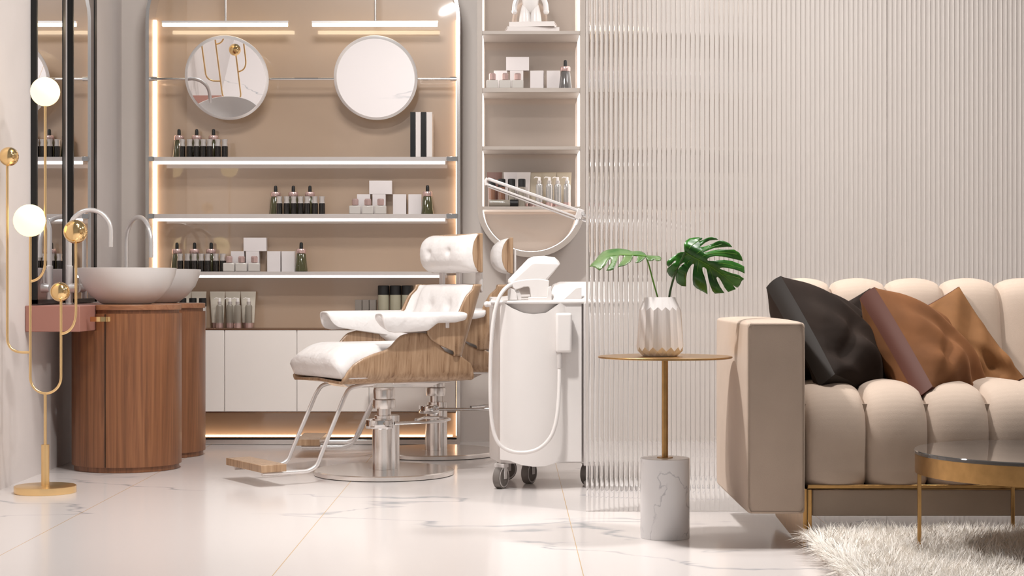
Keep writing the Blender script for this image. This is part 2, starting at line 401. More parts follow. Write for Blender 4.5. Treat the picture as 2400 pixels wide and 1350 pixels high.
# ------------------------------------------------------------------ bottles and boxes
ORD = ['first','second','third','fourth','fifth','sixth','seventh']
def mk_dropper(mat='dropper'):
    t = thing('dropper_bottle', '', 'bottle')
    MB().lathe([(.036,0),(.0395,.003),(.0285,.103),(.025,.109),(.018,.110)], n=24).build('bottle_body', mat, t)
    MB().lathe([(.028,.110),(.030,.113),(.030,.133),(.027,.138),(.013,.138)], n=24).build('collar', 'rose', t)
    MB().lathe([(.011,.138),(.0105,.165),(.009,.174),(.004,.177)], n=20).build('rubber_bulb', 'rubber', t)
    return t
def mk_small():
    t = thing('waisted_cap_bottle', '', 'bottle')
    MB().lathe([(.0185,0),(.0188,.002),(.0188,.064),(.017,.066)], n=20).build('bottle_body', 'darkliq', t)
    MB().lathe([(.0175,.066),(.0178,.068),(.0145,.086),(.0185,.107),(.0165,.108)], n=20).build('cap', 'silver', t)
    return t
def mk_perfume():
    t = thing('square_bottle', '', 'bottle')
    MB().box(-.0355,.0355,-.022,.022,0,.052).build('bottle_body', 'frost', t, bevel=.006)
    MB().lathe([(.012,.052),(.020,.055),(.0205,.085),(.0165,.093)], n=8).build('cap', 'rose', t, smooth=False)
    return t
def mk_pump(mat='bottle_g'):
    t = thing('pump_bottle', '', 'bottle')
    MB().lathe([(.0205,0),(.0215,.003),(.0215,.128),(.018,.138),(.012,.142)], n=24).build('bottle_body', mat, t)
    MB().lathe([(.0222,.001),(.0222,.030)], n=24).build('base_band', 'rose', t)
    MB().lathe([(.0125,.142),(.013,.160)], n=20).build('collar', 'silver', t)
    MB().lathe([(.0085,.160),(.0085,.180),(.006,.182)], n=16).tube([(0,0,.178),(-.022,0,.181),(-.032,0,.174)], [.004,.0035,.003], n=8).build('pump', 'white', t)
    return t
def mk_cap(mat='bottle_g', r=.0215, h=.175, ch=.052):
    t = thing('black_capped_bottle', '', 'bottle')
    MB().lathe([(r*.95,0),(r,.003),(r,h-ch)], n=24).build('bottle_body', mat, t)
    MB().lathe([(r*1.03,h-ch),(r*1.03,h-.003),(r*.9,h)], n=24).build('cap', 'rubber', t)
    return t
def mk_tube(mat='tube'):
    t = thing('squeeze_tube', '', 'tube')
    def S(sg):
        def g(u, v):
            w = .036+(.046-.036)*v; th = .018*(1-v)+.0008
            x = -w+2*w*u; return (x, sg*th*math.sqrt(max(0,1-(x/w)**2)), .03+.19*v)
        return g
    MB().puff(S(1), S(-1), 13, 10).build('body', mat, t)
    MB().lathe([(.030,0),(.031,.002),(.031,.03)], n=24, sy=.6).build('cap', 'rose', t)
    return t
def mk_box(w, h, dp=.05, mat='card', name='carton'):
    return MB().box(-w/2,w/2,-dp/2,dp/2,0,h).build(name, mat, bevel=.001)
used = set()
def place(proto, px, z, d, label, group=None, cat=None, rz=0):
    o = proto if proto.name not in used else dup(proto)
    used.add(proto.name); o.location = (XX(px, d), d, z); o.rotation_euler = (0,0,rz)
    o['label'] = label
    if cat: o['category'] = cat
    if group: o['group'] = group
    return o
drop, small, perf = mk_dropper(), mk_small(), mk_perfume()
box_s = mk_box(.080,.124,.05); box_t = mk_box(.138,.082,.05)
shelfz = {'top':1.731, 'middle':1.387, 'bottom':1.041}
for nm, dr, sm in (('top', (419.5,461,500.5), (427,444.5,461,476.5,491.5,510.4,527)),
                   ('middle', (646,687.5,726.4), (654.7,672,688.5,704.5,720,738,754.7)),
                   ('bottom', (414.7,456,495), (422,439.5,455.5,471.5,486.7,506,522))):
    z = shelfz[nm]+.0005
    for i, p in enumerate(dr):
        place(drop, p, z, 10.385, f'olive dropper bottle on the {nm} lit shelf, {ORD[i]} from the left', f'dropper bottles on the {nm} shelf')
    for i, p in enumerate(sm):
        place(small, p, z, 10.30, f'short dark silver-capped bottle on the {nm} lit shelf, {ORD[i]} from the left', f'waisted cap bottles on the {nm} shelf')
def cartons(nm, z, perfs, boxes, topb, d0, d1, mat=None):
    for i, p in enumerate(perfs):
        place(perf, p, z, d0, f'square rose-capped bottle on the {nm}, {ORD[i]} from the left', f'square bottles on the {nm}')
    for i, p in enumerate(boxes):
        place(box_s, p, z, d1, f'upright white carton on the {nm}, {ORD[i]} from the left', f'white cartons on the {nm}', 'box', rz=.0)
    place(box_t, topb, z+.1245, d1, f'white carton lying on top of upright cartons, {nm}', None, 'box')
for o in (box_s, box_t): o['category'] = 'box'
cartons('middle lit shelf', shelfz['middle']+.0005, (832.4,862,892), (853,889,937,973), 892.7, 10.30, 10.385)
cartons('bottom lit shelf', shelfz['bottom']+.0005, (537,566,596), (558,593,643,676.5), 598.7, 10.30, 10.385)
place(drop, 1002, shelfz['middle']+.0005, 10.33, 'olive dropper bottle alone at the right end of the middle lit shelf')
place(drop, 706, shelfz['bottom']+.0005, 10.33, 'olive dropper bottle alone, right of the cartons on the bottom lit shelf')
for i, (p, mt, cn) in enumerate(((969,'black','black'),(981.5,'book','white'),(994,'black','black'),(1007.5,'book','white'))):
    d = 10.34; w = .0315 if i < 3 else .036
    o = MB().box(-w/2+.0004, w/2-.0004, -.085, .085, 0, .270).build('book', mt, bevel=.0015); o.location = (XX(p, d), d, shelfz['top']+.0005)
    o.location.y = 10.355
    tag(o, f'{cn} upright slim book on the top shelf, {ORD[i]} of four from the left', 'book', 'striped row of books')
# counter bottles
CZ = .7005
tubep = mk_tube('tube')
for i, p in enumerate((510,546,582)): place(tubep, p, CZ, 10.40, f'cream tube behind the low cabinet pump bottles, {ORD[i]} from the left', 'cream tubes on the counter')
for i, p in enumerate((430,466)): place(tubep, p, CZ, 10.40, f'cream tube half hidden by the far basin, {("left","right")[i]} one', 'cream tubes behind the basin')
pump = mk_pump(); 
for i, (p, d) in enumerate(((514.6,10.33),(539,10.34),(557,10.29),(583,10.33))): place(pump, p, CZ, d, f'smoky glass pump bottle on the low cabinet, {ORD[i]} from the left', 'pump bottles on the counter')
capb = mk_cap('frost', .022, .182, .052)
for i, p in enumerate((428,452,475)): place(capb, p, CZ, 10.30, f'clear black-capped bottle beside the far basin, {ORD[i]} from the left', 'black capped bottles by the basin')
gb = mk_box(.040,.170,.04,'cardg'); gb['category'] = 'box'
for i, p in enumerate((840.6,857.4,874.2)): place(gb, p, CZ, 10.40, f'slim grey carton behind the front chair armrest, {ORD[i]} from the left', 'grey cartons on the counter', 'box')
bigb = mk_cap('sage', .034, .257, .057)
for i, p in enumerate((899,927,954.5)): place(bigb, p, CZ, 10.37, f'large sage black-capped bottle behind the front chair, {ORD[i]} from the left', 'large sage bottles')
for i, p in enumerate((851,873,893)):
    place(perf, p, CZ+.0, 10.30, f'square bottle hidden by the front chair armrest, {ORD[i]} from the left', 'bottles behind the armrest')

# ------------------------------------------------------------------ tall lit capsule niche
NF, NB = 10.10, 10.46
nx0, nx1, ox0, ox1 = XX(1130.5,NF), XX(1359.5,NF), XX(1119,NF), XX(1372,NF); ncx = (nx0+nx1)/2
nic = thing('capsule_shelf_cabinet', 'tall rounded wall cabinet with lit inner edge and tinted mirror back', 'shelf unit', (ncx, NF, 1.124)); no = nic.location
zc = 1.425
def cap_path(a, b, ztop=3.35): return [(ncx-a, ztop), (ncx-a, zc)] + arc(ncx, zc, a, 180, 360, 28, b)[1:-1] + [(ncx+a, zc), (ncx+a, ztop)]
po = cap_path((ox1-ox0)/2, zc-1.124); pi_ = cap_path((nx1-nx0)/2, zc-1.156)
m = MB(); n = len(po); v = []; f = []
for y in (NF, NB): v += [(x,y,z) for x,z in po]+[(x,y,z) for x,z in pi_]
for i in range(n-1):
    f += [(i,i+1,n+i+1,n+i), (2*n+i,3*n+i,3*n+i+1,2*n+i+1), (i,2*n+i,2*n+i+1,i+1), (n+i,n+i+1,3*n+i+1,3*n+i)]
m.add(v, f).build('shell', 'niche', nic, off=no)
m = MB().prism(pi_, 1, NB-.012, NB-.001); m.build('mirrored_back', 'nicheback', nic, off=no, smooth=False)
def ledpath(pts, w=.004):
    """thin strip lining the inner wall"""
    m = MB(); n = len(pts); vin = []
    for i, (x, z) in enumerate(pts):
        a = Vector(pts[max(0,i-1)]); b_ = Vector(pts[min(n-1,i+1)]); t = (b_-a).normalized(); nn = Vector((-t.y, t.x))
        vin.append((x+nn.x*w, z+nn.y*w))
    v = [(x,y,z) for y in (NF+.03, NB-.03) for x,z in pts]+[(x,y,z) for y in (NF+.03, NB-.03) for x,z in vin]
    f = []
    for i in range(n-1):
        f += [(i,i+1,n+i+1,n+i), (2*n+i,3*n+i,3*n+i+1,2*n+i+1), (i,2*n+i,2*n+i+1,i+1), (n+i,n+i+1,3*n+i+1,3*n+i)]
    f += [(0,n,3*n,2*n), (n-1,3*n-1,4*n-1,2*n-1)]
    return m.add(v, f)
shz = [ZZ(72,NF), ZZ(206,NF), ZZ(343,NF), ZZ(484,NF)]; shb = [ZZ(80,NF), ZZ(216,NF), ZZ(351,NF), ZZ(491,NF)]
for zt, zb in zip(shz, shb):
    MB().box(nx0, nx1, NF+.002, NB-.012, zb, zt).build('shelf', 'niche', nic, off=no, bevel=.0015)
spans = [(shz[0], 3.3)] + [(shz[i+1], shb[i]) for i in range(3)]
for lo, hi in spans:
    for sd in (0, 1):
        pts = [(nx0, hi-.004), (nx0, lo+.004)] if sd == 0 else [(nx1, lo+.004), (nx1, hi-.004)]
        ledpath(pts).build('led_strip', 'led_n', nic, off=no, smooth=False)
cur = [(x, z) for x, z in arc(ncx, zc, (nx1-nx0)/2, 180, 360, 28, zc-1.156) if z < shb[3]-.004]
ledpath([(nx0, shb[3]-.004)]+cur[0:]+[(nx1, shb[3]-.004)]).build('led_strip', 'led_n', nic, off=no, angle=60)
# contents
nz = shz[1]+.0005
for i, p in enumerate((1154,1183.5,1213)):
    place(perf, p, nz, 10.16, f'square rose-capped bottle in the rounded cabinet, {ORD[i]} from the left', 'square bottles in the capsule cabinet')
for i, p in enumerate((1173,1211,1259,1297)):
    place(box_s, p, nz, 10.30, f'upright white carton in the rounded cabinet, {ORD[i]} from the left', 'cartons in the capsule cabinet', 'box', rz=(.0,.0,-.12,-.05)[i])
place(box_t, 1213, nz+.1245, 10.30, 'white carton lying on the upright cartons in the rounded cabinet', None, 'box')
dg = mk_dropper('dropgrey'); place(dg, 1325, nz, 10.2, 'dark grey dropper bottle in the rounded cabinet')
nz = shz[3]+.0005
for i, (p, mt) in enumerate(((1159,'tube_r'),(1198,'card'),(1226,'book'))):
    place(mk_tube(mt), p, nz, 10.36, f'{("brown","white","ivory")[i]} squeeze tube behind the black-capped bottles in the rounded cabinet')
for i, p in enumerate((1252,1286,1322)):
    if i == 0: tb = mk_tube('tube_b')
    place(tb, p, nz, 10.38, f'beige tube behind pump bottles in the rounded cabinet, {ORD[i]} from the left', 'beige tubes in the capsule cabinet')
for i, (p, mt) in enumerate(((1153,'amber'),(1176,'amber'),(1199,'bottle_g'),(1223,'bottle_g'))):
    place(mk_cap(mt, .0215, .172, .048), p, nz, 10.25, f'{("brown","amber","smoky","clear ribbed")[i]} black-capped bottle in the rounded cabinet, {ORD[i]} from the left')
lb = mk_cap('bottle_g', .021, .175, .05); place(lb, 1146, nz+.0215, 10.14, 'black-capped bottle lying on its side in the rounded cabinet'); lb.rotation_euler = (0, -PI/2, PI)
lb.location.x = XX(1146, 10.14)
pc = mk_pump('bottle_c')
for i, p in enumerate((1264,1287.5,1307,1329)): place(pc, p, nz, 10.22+.01*(i==2), f'silvery pump bottle in the rounded cabinet, {ORD[i]} from the left', 'pump bottles in the capsule cabinet')
# books + figurine on upper shelf
nz = shz[0]+.0005
def book(w, dp, h, lab, loc, rz):
    t = thing('hardback_book', lab, 'book', loc, rz)
    MB().box(-w/2,w/2,-dp/2,dp/2,h-.003,h).box(-w/2,w/2,-dp/2,dp/2,0,.003).box(-w/2,w/2,-dp/2,-dp/2+.004,0,h).build('cover', 'book', t, bevel=.001)
    MB().box(-w/2+.004,w/2-.004,-dp/2+.004,dp/2-.005,.003,h-.003).build('pages', 'card', t); return t
book(.31, .2, .030, 'lower white hardback book lying in the top of the rounded cabinet', (XX(1246,10.24), 10.24, nz), .1)
book(.27, .19, .030, 'upper white hardback book, lying under the glossy figurine', (XX(1250,10.24), 10.235, nz+.0305), -.12)
fg = thing('glossy_figurine', 'glossy white standing figurine with stubby legs on the two white books', 'figurine', (XX(1243,10.23), 10.23, nz+.061))
def leg(sx):
    return MB().lathe([(.001,0),(.036,0),(.036,.01),(.032,.05),(.024,.09),(.018,.11),(.001,.115)], c=(sx*.032,0,0), n=24)
leg(-1).build('leg', 'plastic', fg); leg(1).build('leg', 'plastic', fg)
MB().lathe([(.001,.06),(.028,.075),(.046,.10),(.050,.14),(.046,.19),(.030,.215),(.001,.22)], n=28, sy=.8).build('torso', 'plastic', fg)
MB().lathe([(.001,.205),(.04,.215),(.058,.25),(.055,.29),(.035,.315),(.001,.325)], n=28).build('head', 'plastic', fg)
for sx in (-1, 1):
    MB().tube(smoothpath([(sx*.04,0,.19),(sx*.07,0,.165),(sx*.09,0,.12),(sx*.095,0,.075)]), .016).ball((sx*.095,0,.072), .018, 16).build('arm', 'chrome_s' if sx < 0 else 'plastic', fg)

# ------------------------------------------------------------------ left wall: mirrors, console, vanities, basins, taps
for (y0, y1, lab) in ((8.49, 9.04, 'tall black-framed wall mirror just behind the gold lamp'), (9.19, 9.72, 'tall black-framed wall mirror farther along the left wall')):
    t = thing('tall_wall_mirror', lab, 'mirror', (WX, (y0+y1)/2, .865), group='tall mirrors on the left wall'); o_ = t.location
    x1 = WX+.031; fw = .02
    MB().box(WX+.001,x1,y0,y0+fw,.865,3.4).box(WX+.001,x1,y1-fw*2.4,y1,.865,3.4).box(WX+.001,x1,y0,y1,.865,.885).box(WX+.001,x1,y0,y1,3.38,3.4).build('frame', 'black', t, off=o_, smooth=False)
    MB().box(WX+.002,x1-.003,y0+fw,y1-fw,.885,3.38).build('glass', 'mirror', t, off=o_, smooth=False)
con = thing('wall_console', 'dusty pink wall-hung console with a gold ring handle beside the vanities', 'console', (WX, 8.39, .728)); o_ = con.location
MB().box(WX+.001, -2.125, 8.39, 10.1, .728, .857).build('body', 'pink', con, off=o_, bevel=.004)
MB().lathe([(.028,-.012),(.032,-.012),(.032,.012),(.028,.012),(.028,-.012)], c=(-2.055, 8.52, .788), n=28, sx=1.6).build('handle', 'goldp', con, off=o_)
def vanity(cx, cy, lab, group):
    t = thing('vanity_cabinet', lab, 'cabinet', (cx, cy, 0), group=group)
    rx, ry = .282, .27
    def ell(k, cut=None, n=72):
        pts = []
        for i in range(n):
            a = 2*PI*i/n; x = k*rx*math.cos(a); y = k*ry*math.sin(a)
            pts.append((max(x, cut) if cut is not None else x, y))
        out = [pts[0]]
        for p in pts[1:]:
            if (Vector(p)-Vector(out[-1])).length > 1e-5: out.append(p)
        return out
    cut = -2.123-cx
    MB().prism(ell(.955), 2, .001, .028).build('plinth', 'walnut', t)
    b1 = MB().prism(ell(1.0), 2, .028, .727); b1.prism(ell(1.0, cut), 2, .727, .812); b1.build('body', 'walnut', t)
    MB().prism(ell(.95, cut), 2, .812, .830).build('recessed_band', 'walnut', t)
    MB().prism(ell(.995, cut), 2, .830, .858).build('countertop', 'walnut2', t, bevel=.002)
    MB().box(-.052,-.049,-ry-.0006,-ry*.96,.03,.81).build('door_seam', 'black', t, smooth=False)
    return t
vanity(-2.018, 8.945, 'rounded walnut vanity cabinet nearest the gold lamp', 'walnut vanities')
vanity(-2.018, 9.645, 'rounded walnut vanity cabinet behind the nearer one, by the display unit', 'walnut vanities')
def basin(cx, cy, lab):
    t = MB().lathe([(.001,.004),(.10,.003),(.12,0),(.135,.006),(.185,.045),(.225,.095),(.248,.15),(.256,.189),(.250,.190),(.240,.15),(.215,.10),(.175,.055),(.12,.022),(.001,.016)], n=72).build('vessel_basin', 'ceramic', angle=60)
    t.location = (cx, cy, .8585); return tag(t, lab, 'sink', 'round vessel basins')
basin(-2.018, 8.945, 'round white vessel basin on the nearer walnut vanity')
basin(-2.018, 9.645, 'round white vessel basin on the farther walnut vanity')
def faucet(x, y, ang, reach, lab, hside):
    t = thing('faucet', lab, 'faucet', (x, y, .8575), ang, 'tall gooseneck taps')
    h = .95-(487-672)*8.93/4000-.8575   # top of arch
    r = reach/2; zt = h-r-.012
    pts = [(0,0,.18),(0,0,zt)] + [(r-r*math.cos(a), 0, zt+r*math.sin(a)) for a in [PI*k/16 for k in range(1,17)]] + [(2*r,0,zt-.085)]
    MB().tube(pts, .0125, n=18).build('spout', 'chrome_s', t)
    MB().lathe([(.024,0),(.024,.006),(.0165,.008),(.0165,.20),(.0135,.204)], n=28).build('column', 'chrome_s', t)
    MB().tube([(.0,-.0,.085),(.042,-.0,.085)], .026, n=28).tube([(.030,-.0,.085),(.030,0,.19)], .006).build('mixer_handle', 'chrome_s', t, angle=50)
    return t
faucet(-2.315, 8.93, 0, .215, 'tall white gooseneck tap over the nearer basin, beside the gold ball lamp', 1)
faucet(-2.245, 9.93, math.radians(-50), .30, 'tall white gooseneck tap over the farther basin', 1)

# ------------------------------------------------------------------ gold floor lamp
LY = 7.88
lamp = thing('floor_lamp', 'gold branching floor lamp with two glowing globes and gold balls', 'lamp', (XX(106,LY), LY, 0)); lo = Vector(lamp.location)
def L(px, py): return Vector((XX(px,LY)-lo.x, 0, ZZ(py,LY)))
MB().lathe([(.14,.0005),(.1405,.002),(.1405,.031),(.137,.033),(.001,.033)], n=64).build('base', 'gold', lamp)
MB().cyl((0,0,.033), .0185, ZZ(1042,LY)-.033, 28).build('sleeve', 'gold', lamp)
rr = .006
def curve_q(a, corner, b, n=8):
    return [a*(1-t)**2+corner*2*t*(1-t)+b*t*t for t in [k/n for k in range(n+1)]]
MB().tube([L(106,1042), L(106,921)], .0068).build('stem', 'gold', lamp)
U = [L(71,552)] + [L(71,884)] + [L(107-36*math.cos(a), 884+38*math.sin(a)) for a in [PI*k/18 for k in range(1,18)]] + [L(143,884), L(143,706)]
MB().tube(U, rr).build('branch', 'gold', lamp)
MB().tube([L(17,386), L(17,790)] + curve_q(L(17,790), L(17,824), L(52,826))[1:] + [L(71,826)], rr).build('branch', 'gold', lamp)
MB().tube([L(106,246), L(106,610)] + curve_q(L(106,610), L(106,655), L(71,660))[1:], rr).build('branch', 'gold', lamp)
MB().tube([L(178,568), L(178,728)] + curve_q(L(178,728), L(178,778), L(143,783))[1:], rr).build('branch', 'gold', lamp)
for (px, py, r) in ((106,215,34),(70,517,38)):
    MB().ball(L(px,py), r*LY/F, 48).build('glowing_globe', 'globe', lamp)
for (px, py, r) in ((21,367,22.5),(177,543,28),(141,684,23)):
    MB().ball(L(px,py), r*LY/F, 48).build('gold_ball', 'goldp', lamp)

# ------------------------------------------------------------------ barber chairs
def barber_chair(label):
    t = thing('barber_chair', label, 'chair', group='barber chairs')
    SIDE = [(-.362,.500),(-.358,.520),(-.343,.563),(-.276,.606),(-.225,.614),(-.188,.630),(-.160,.66),(-.143,.690),(-.114,.714),(-.06,.722),(.0,.722),(.036,.717),(.060,.709),(.079,.695),(.112,.66),(.146,.640),(.213,.622),(.27,.60),(.313,.575),(.345,.54),(.37,.503)]
    zb = .483; W = .28
    def shell(u, v):
        f_ = .372-.734*u
        h = interp(f_, SIDE); rc = min(.055, (h-zb)*.8)
        ends = max(0, abs(f_+.0)-.30)/.07; lift = .012*ends**2
        q = v*2-1; s = abs(q)
        # arclength: flat half, corner, side
        La, Lb, Lc = W-rc, rc*PI/2, max(.001, h-zb-rc); T = La+Lb+Lc; d = s*T
        if d < La: y, z = d, zb
        elif d < La+Lb: a = (d-La)/rc; y, z = W-rc+rc*math.sin(a), zb+rc-rc*math.cos(a)
        else: y, z = W+.012*((d-La-Lb)/.2), zb+rc+(d-La-Lb)
        return (f_, math.copysign(y, q), z+lift*(1-s))
    MB().grid(shell, 90, 61).build('seat_shell', 'oak', t, solid=.014, angle=60)
    def ctop(u, v):
        f_ = -.335+.702*u; q = v*2-1
        side = (1-abs(q)**7)**.4
        fr = 1.0
        if f_ > .25: k = (f_-.25)/.117; fr = math.sqrt(max(0, 1-max(0,k)**3.2))
        if f_ < -.28: k = (-.28-f_)/.055; fr = math.sqrt(max(0, 1-k*k))
        return (f_+ (.052*math.sin(PI*min(1, fr)**.8)*(side**.3)*min(1,(f_-.25)/.1) if f_ > .25 else 0), q*(.268+.012*min(1, max(0, (f_-.15)/.1))), .506+(.158+.010*math.cos(q*1.4))*side*fr)
    def cbot(u, v):
        f_ = -.335+.702*u; q = v*2-1
        e = min(1, (1-abs(q))*10, (1-u)*14, u*14)
        return (f_, q*(.268+.012*min(1, max(0, (f_-.15)/.1))), .506-.014*e)
    MB().puff(ctop, cbot, 60, 40).build('seat_cushion', 'leather', t, angle=80)
    # backrest
    WF = [(.60,-.285),(.618,-.26),(.66,-.15),(.69,-.10),(.72,-.08),(.755,-.085),(.78,-.12),(.80,-.20),(.823,-.262),(.87,-.285),(.905,-.305),(.94,-.345),(.962,-.385)]
    def fb(z): return -.305-(z-.613)*.33
    def bshell(u, v, ins=0.0):
        z = .605+.357*v; q = u*2-1; s = abs(q); b_ = fb(z); w = .302-ins; wf = max(interp(z, WF), b_+.045)
        rc = .07; La = w-rc; Lb = rc*PI/2; Lc = max(.001, (wf)-(b_+rc)); T = La+Lb+Lc; d = s*T
        if d < La: x, y = b_-.018*(1-(d/La)**2)+.0, d
        elif d < La+Lb: a = (d-La)/rc; x, y = b_+rc-rc*math.cos(a), w-rc+rc*math.sin(a)
        else: x, y = b_+rc+(d-La-Lb), w
        return Vector((x+ins, math.copysign(y, q), z))
    MB().grid(bshell, 81, 30).build('back_shell', 'oak', t, solid=.012, angle=60)
    def nrm(u, v):
        e = .004; du = bshell(min(1,u+e),v,.012)-bshell(max(0,u-e),v,.012); dv = bshell(u,min(1,v+e),.012)-bshell(u,max(0,v-e),.012)
        n_ = dv.cross(du)
        return n_.normalized() if n_.length > 1e-9 else Vector((1,0,0))
    def cu(u): return .035+.93*u
    def cv(v): return .04+.955*v
    def bback(u, v): return bshell(cu(u), cv(v), .012)
    BT = [(.36,.62),(.64,.62),(.5,.30)]
    def bfront(u, v):
        e = (max(0, 1-abs(2*u-1)**10)*max(0, 1-abs(2*v-1)**6))**.5
        th = .070*e*(1-.45*abs(2*u-1)**3)
        for (a, c) in BT: th -= .018*math.exp(-((u-a)**2/.0022+(v-c)**2/.007))*e
        p = bshell(cu(u), cv(v), .012); n_ = nrm(cu(u), cv(v))
        if n_.dot(Vector((fb(p.z)+.16, 0, p.z))-p) < 0: n_ = -n_
        return p+n_*th
    MB().puff(bback, bfront, 70, 40).build('back_cushion', 'leather', t, angle=80)
    # headrest
    D = [(-.435,1.022),(-.435,1.222)] + [(-.415,1.222),(-.395,1.205),(-.380,1.18),(-.372,1.15),(-.370,1.12),(-.374,1.085),(-.384,1.055),(-.40,1.032),(-.42,1.022)]
    m = MB().prism([(x, z) for x, z in D], 1, -.25, .25); m.build('headrest_shell', 'oak', t, bevel=.004)
    def dfr(z): return interp(z, [(1.022,-.42),(1.032,-.40),(1.055,-.384),(1.085,-.374),(1.12,-.370),(1.15,-.372),(1.18,-.380),(1.205,-.395),(1.222,-.415)])
    def hb(u, v):
        q = u*2-1; z0, z1 = 1.020, 1.224-.010*math.cos(q*PI/2); z = z0+(z1-z0)*v
        cr = (1-abs(q)**8)**.25 if abs(q) < 1 else 0
        zc_ = 1.12; z = zc_+(z-zc_)*(.80+.20*cr)
        return Vector((dfr(z)-.001, q*.251, z))
    def hf(u, v):
        p = hb(u, v); e = (max(0, 1-abs(2*u-1)**5)*max(0, 1-abs(2*v-1)**3.5))**.5; th = .062*e
        for (a, c) in ((.30,.52),(.70,.55)): th -= .016*math.exp(-((u-a)**2/.0025+(v-c)**2/.012))*e
        return p+Vector((th, 0, 0))
    MB().puff(hb, hf, 60, 36).build('headrest_cushion', 'leather', t, angle=80)
    MB().box(-.418,-.402,-.145,-.105,.93,1.05).build('headrest_post', 'chrome_s', t, bevel=.003)
    MB().box(-.418,-.402,.03,.07,.93,1.05).build('headrest_post', 'chrome_s', t, bevel=.003)
    MB().box(-.452,-.438,.165,.225,.92,1.16).build('headrest_bracket', 'plastic', t, bevel=.006)
    # arms
    def arm(sg):
        HO = [(-.285,.018),(-.275,.038),(-.22,.050),(-.115,.052),(-.09,.070),(-.06,.090),(.05,.096),(.13,.096),(.165,.088),(.182,.070),(.19,.045),(.193,.022)]
        HI = [(-.285,.030),(-.26,.10),(-.22,.130),(-.16,.132),(-.05,.115),(.06,.098),(.13,.085),(.16,.065),(.178,.040),(.188,.022)]
        ys = [.352,.356,.352,.335,.31,.285,.262,.25,.252,.265]
        m = MB(); N = 50; rings = []
        for i in range(N):
            a = i/(N-1); f_ = -.285+.5*a; fo = -.285+.478*a; fi = -.285+.473*a
            ho = interp(fo, HO); hi = interp(fi, HI); e = min(1, math.sqrt(max(0,1-abs(2*a-1)**14)))
            zt = .822
            ring = [(fo, .350, zt-ho), (fo, .357, zt-ho*.7), (fo, .358, zt-ho*.25), (fo, .350, zt-.004*(1)), (fo*.75+fi*.25, .330, zt+.004*e), ((fo+fi)/2, .30, zt+.004*e),
                    (fi, .268, zt-.004), (fi, .256, zt-.02*e-.25*hi*0), (fi, .250, zt-hi*.6), (fi, .254, zt-hi), (fi, .264, zt-hi+.004), (fi, .272, zt-hi*.6), ((fo+fi)/2, .290, zt-.028*e-.004), (fo, .325, zt-.03*e-.004), (fo, .336, zt-ho*.7), (fo, .342, zt-ho)]
            rings.append([Vector((p[0], sg*p[1], p[2])) for p in ring])
        n_ = len(rings[0]); v = [p for r in rings for p in r]; f = []
        for i in range(N-1):
            for k in range(n_): l = (k+1) % n_; f.append((i*n_+k, i*n_+l, (i+1)*n_+l, (i+1)*n_+k))
        f.append(tuple(range(n_))); f.append(tuple((N-1)*n_+k for k in range(n_)))
        m.add(v, f); a_ = m.build('armrest', 'leather', t, angle=70, subsurf=1)
        MB().box(-.20,-.18,sg*.305-.012,sg*.305+.012,.745,.80).build('arm_bracket', 'chrome_s', a_, bevel=.002)
    arm(1); arm(-1)
    # under-frame and pump
    m = MB(); m.add([(-.30,-.12,.478),(-.30,.12,.478),(.30,.12,.478),(.30,-.12,.478),(-.22,-.09,.438),(-.22,.09,.438),(.24,.09,.452),(.24,-.09,.452)], [(0,1,2,3),(7,6,5,4),(0,4,5,1),(1,5,6,2),(2,6,7,3),(3,7,4,0)])
    m.box(-.31,.02,.12,.135,.462,.478).box(-.31,.02,-.135,-.12,.462,.478)
    m.build('under_frame', 'chrome_b', t, bevel=.003)
    MB().lathe([(.001,.44),(.052,.44),(.056,.425),(.054,.385),(.048,.382),(.058,.378),(.059,.35),(.056,.335),(.036,.333),(.036,.30),(.048,.298),(.048,.285),(.060,.283),(.062,.245),(.060,.243),(.060,.016),(.001,.016)], n=40).build('pump_column', 'chrome_b', t, angle=40)
    MB().lathe([(.031,.02),(.031,.30),(.026,.302),(.001,.302)], c=(-.035,.035,0), n=28).build('side_cylinder', 'chrome_b', t)
    MB().lathe([(.072,.235),(.074,.238),(.074,.276),(.072,.279),(.001,.279)], n=40, c=(.022,0,0)).build('collar', 'chrome', t)
    MB().lathe([(.001,.030),(.078,.030),(.084,.024),(.084,.016),(.001,.016)], n=40).build('flange', 'chrome', t)
    MB().lathe([(.344,.001),(.352,.004),(.352,.022),(.345,.027),(.001,.030)], n=96).build('base_plate', 'chrome_b', t, angle=25)
    lv = [(-.02,.075,.262),(-.20,.085,.262),(-.30,.075,.262),(-.37,.02,.265),(-.36,-.06,.27),(-.28,-.09,.27),(-.20,-.03,.266)]
    MB().tube([Vector(p) for p in lv], .0085).build('pump_lever', 'chrome', t)
    for sg in (1, -1):
        pth = [(.14,sg*.15,.470),(.20,sg*.15,.466)] + smoothpath([(.20,sg*.15,.466),(.27,sg*.155,.450),(.305,sg*.16,.405)], 6)[1:] + smoothpath([(.43,sg*.165,.135),(.455,sg*.165,.085),(.50,sg*.165,.062),(.56,sg*.165,.060)], 6) + [(.74,sg*.165,.060)]
        MB().tube([Vector(p) for p in pth], .0105, n=14).build('footrest_tube', 'chrome_s', t)
    MB().box(.635,.765,-.215,.215,.071,.106).build('footrest_board', 'oak', t, bevel=.002)
    return t
ch1 = barber_chair('front barber chair with white leather pads, turned toward the viewer')
ch2 = dup(ch1); ch2['label'] = 'rear barber chair facing left behind the front chair and white machine'
ch1.location = (XX(900,8.64), 8.64, 0); ch1.rotation_euler = (0,0,math.radians(212))
ch2.location = (XX(1021,9.66), 9.66, 0); ch2.rotation_euler = (0,0,math.radians(181))

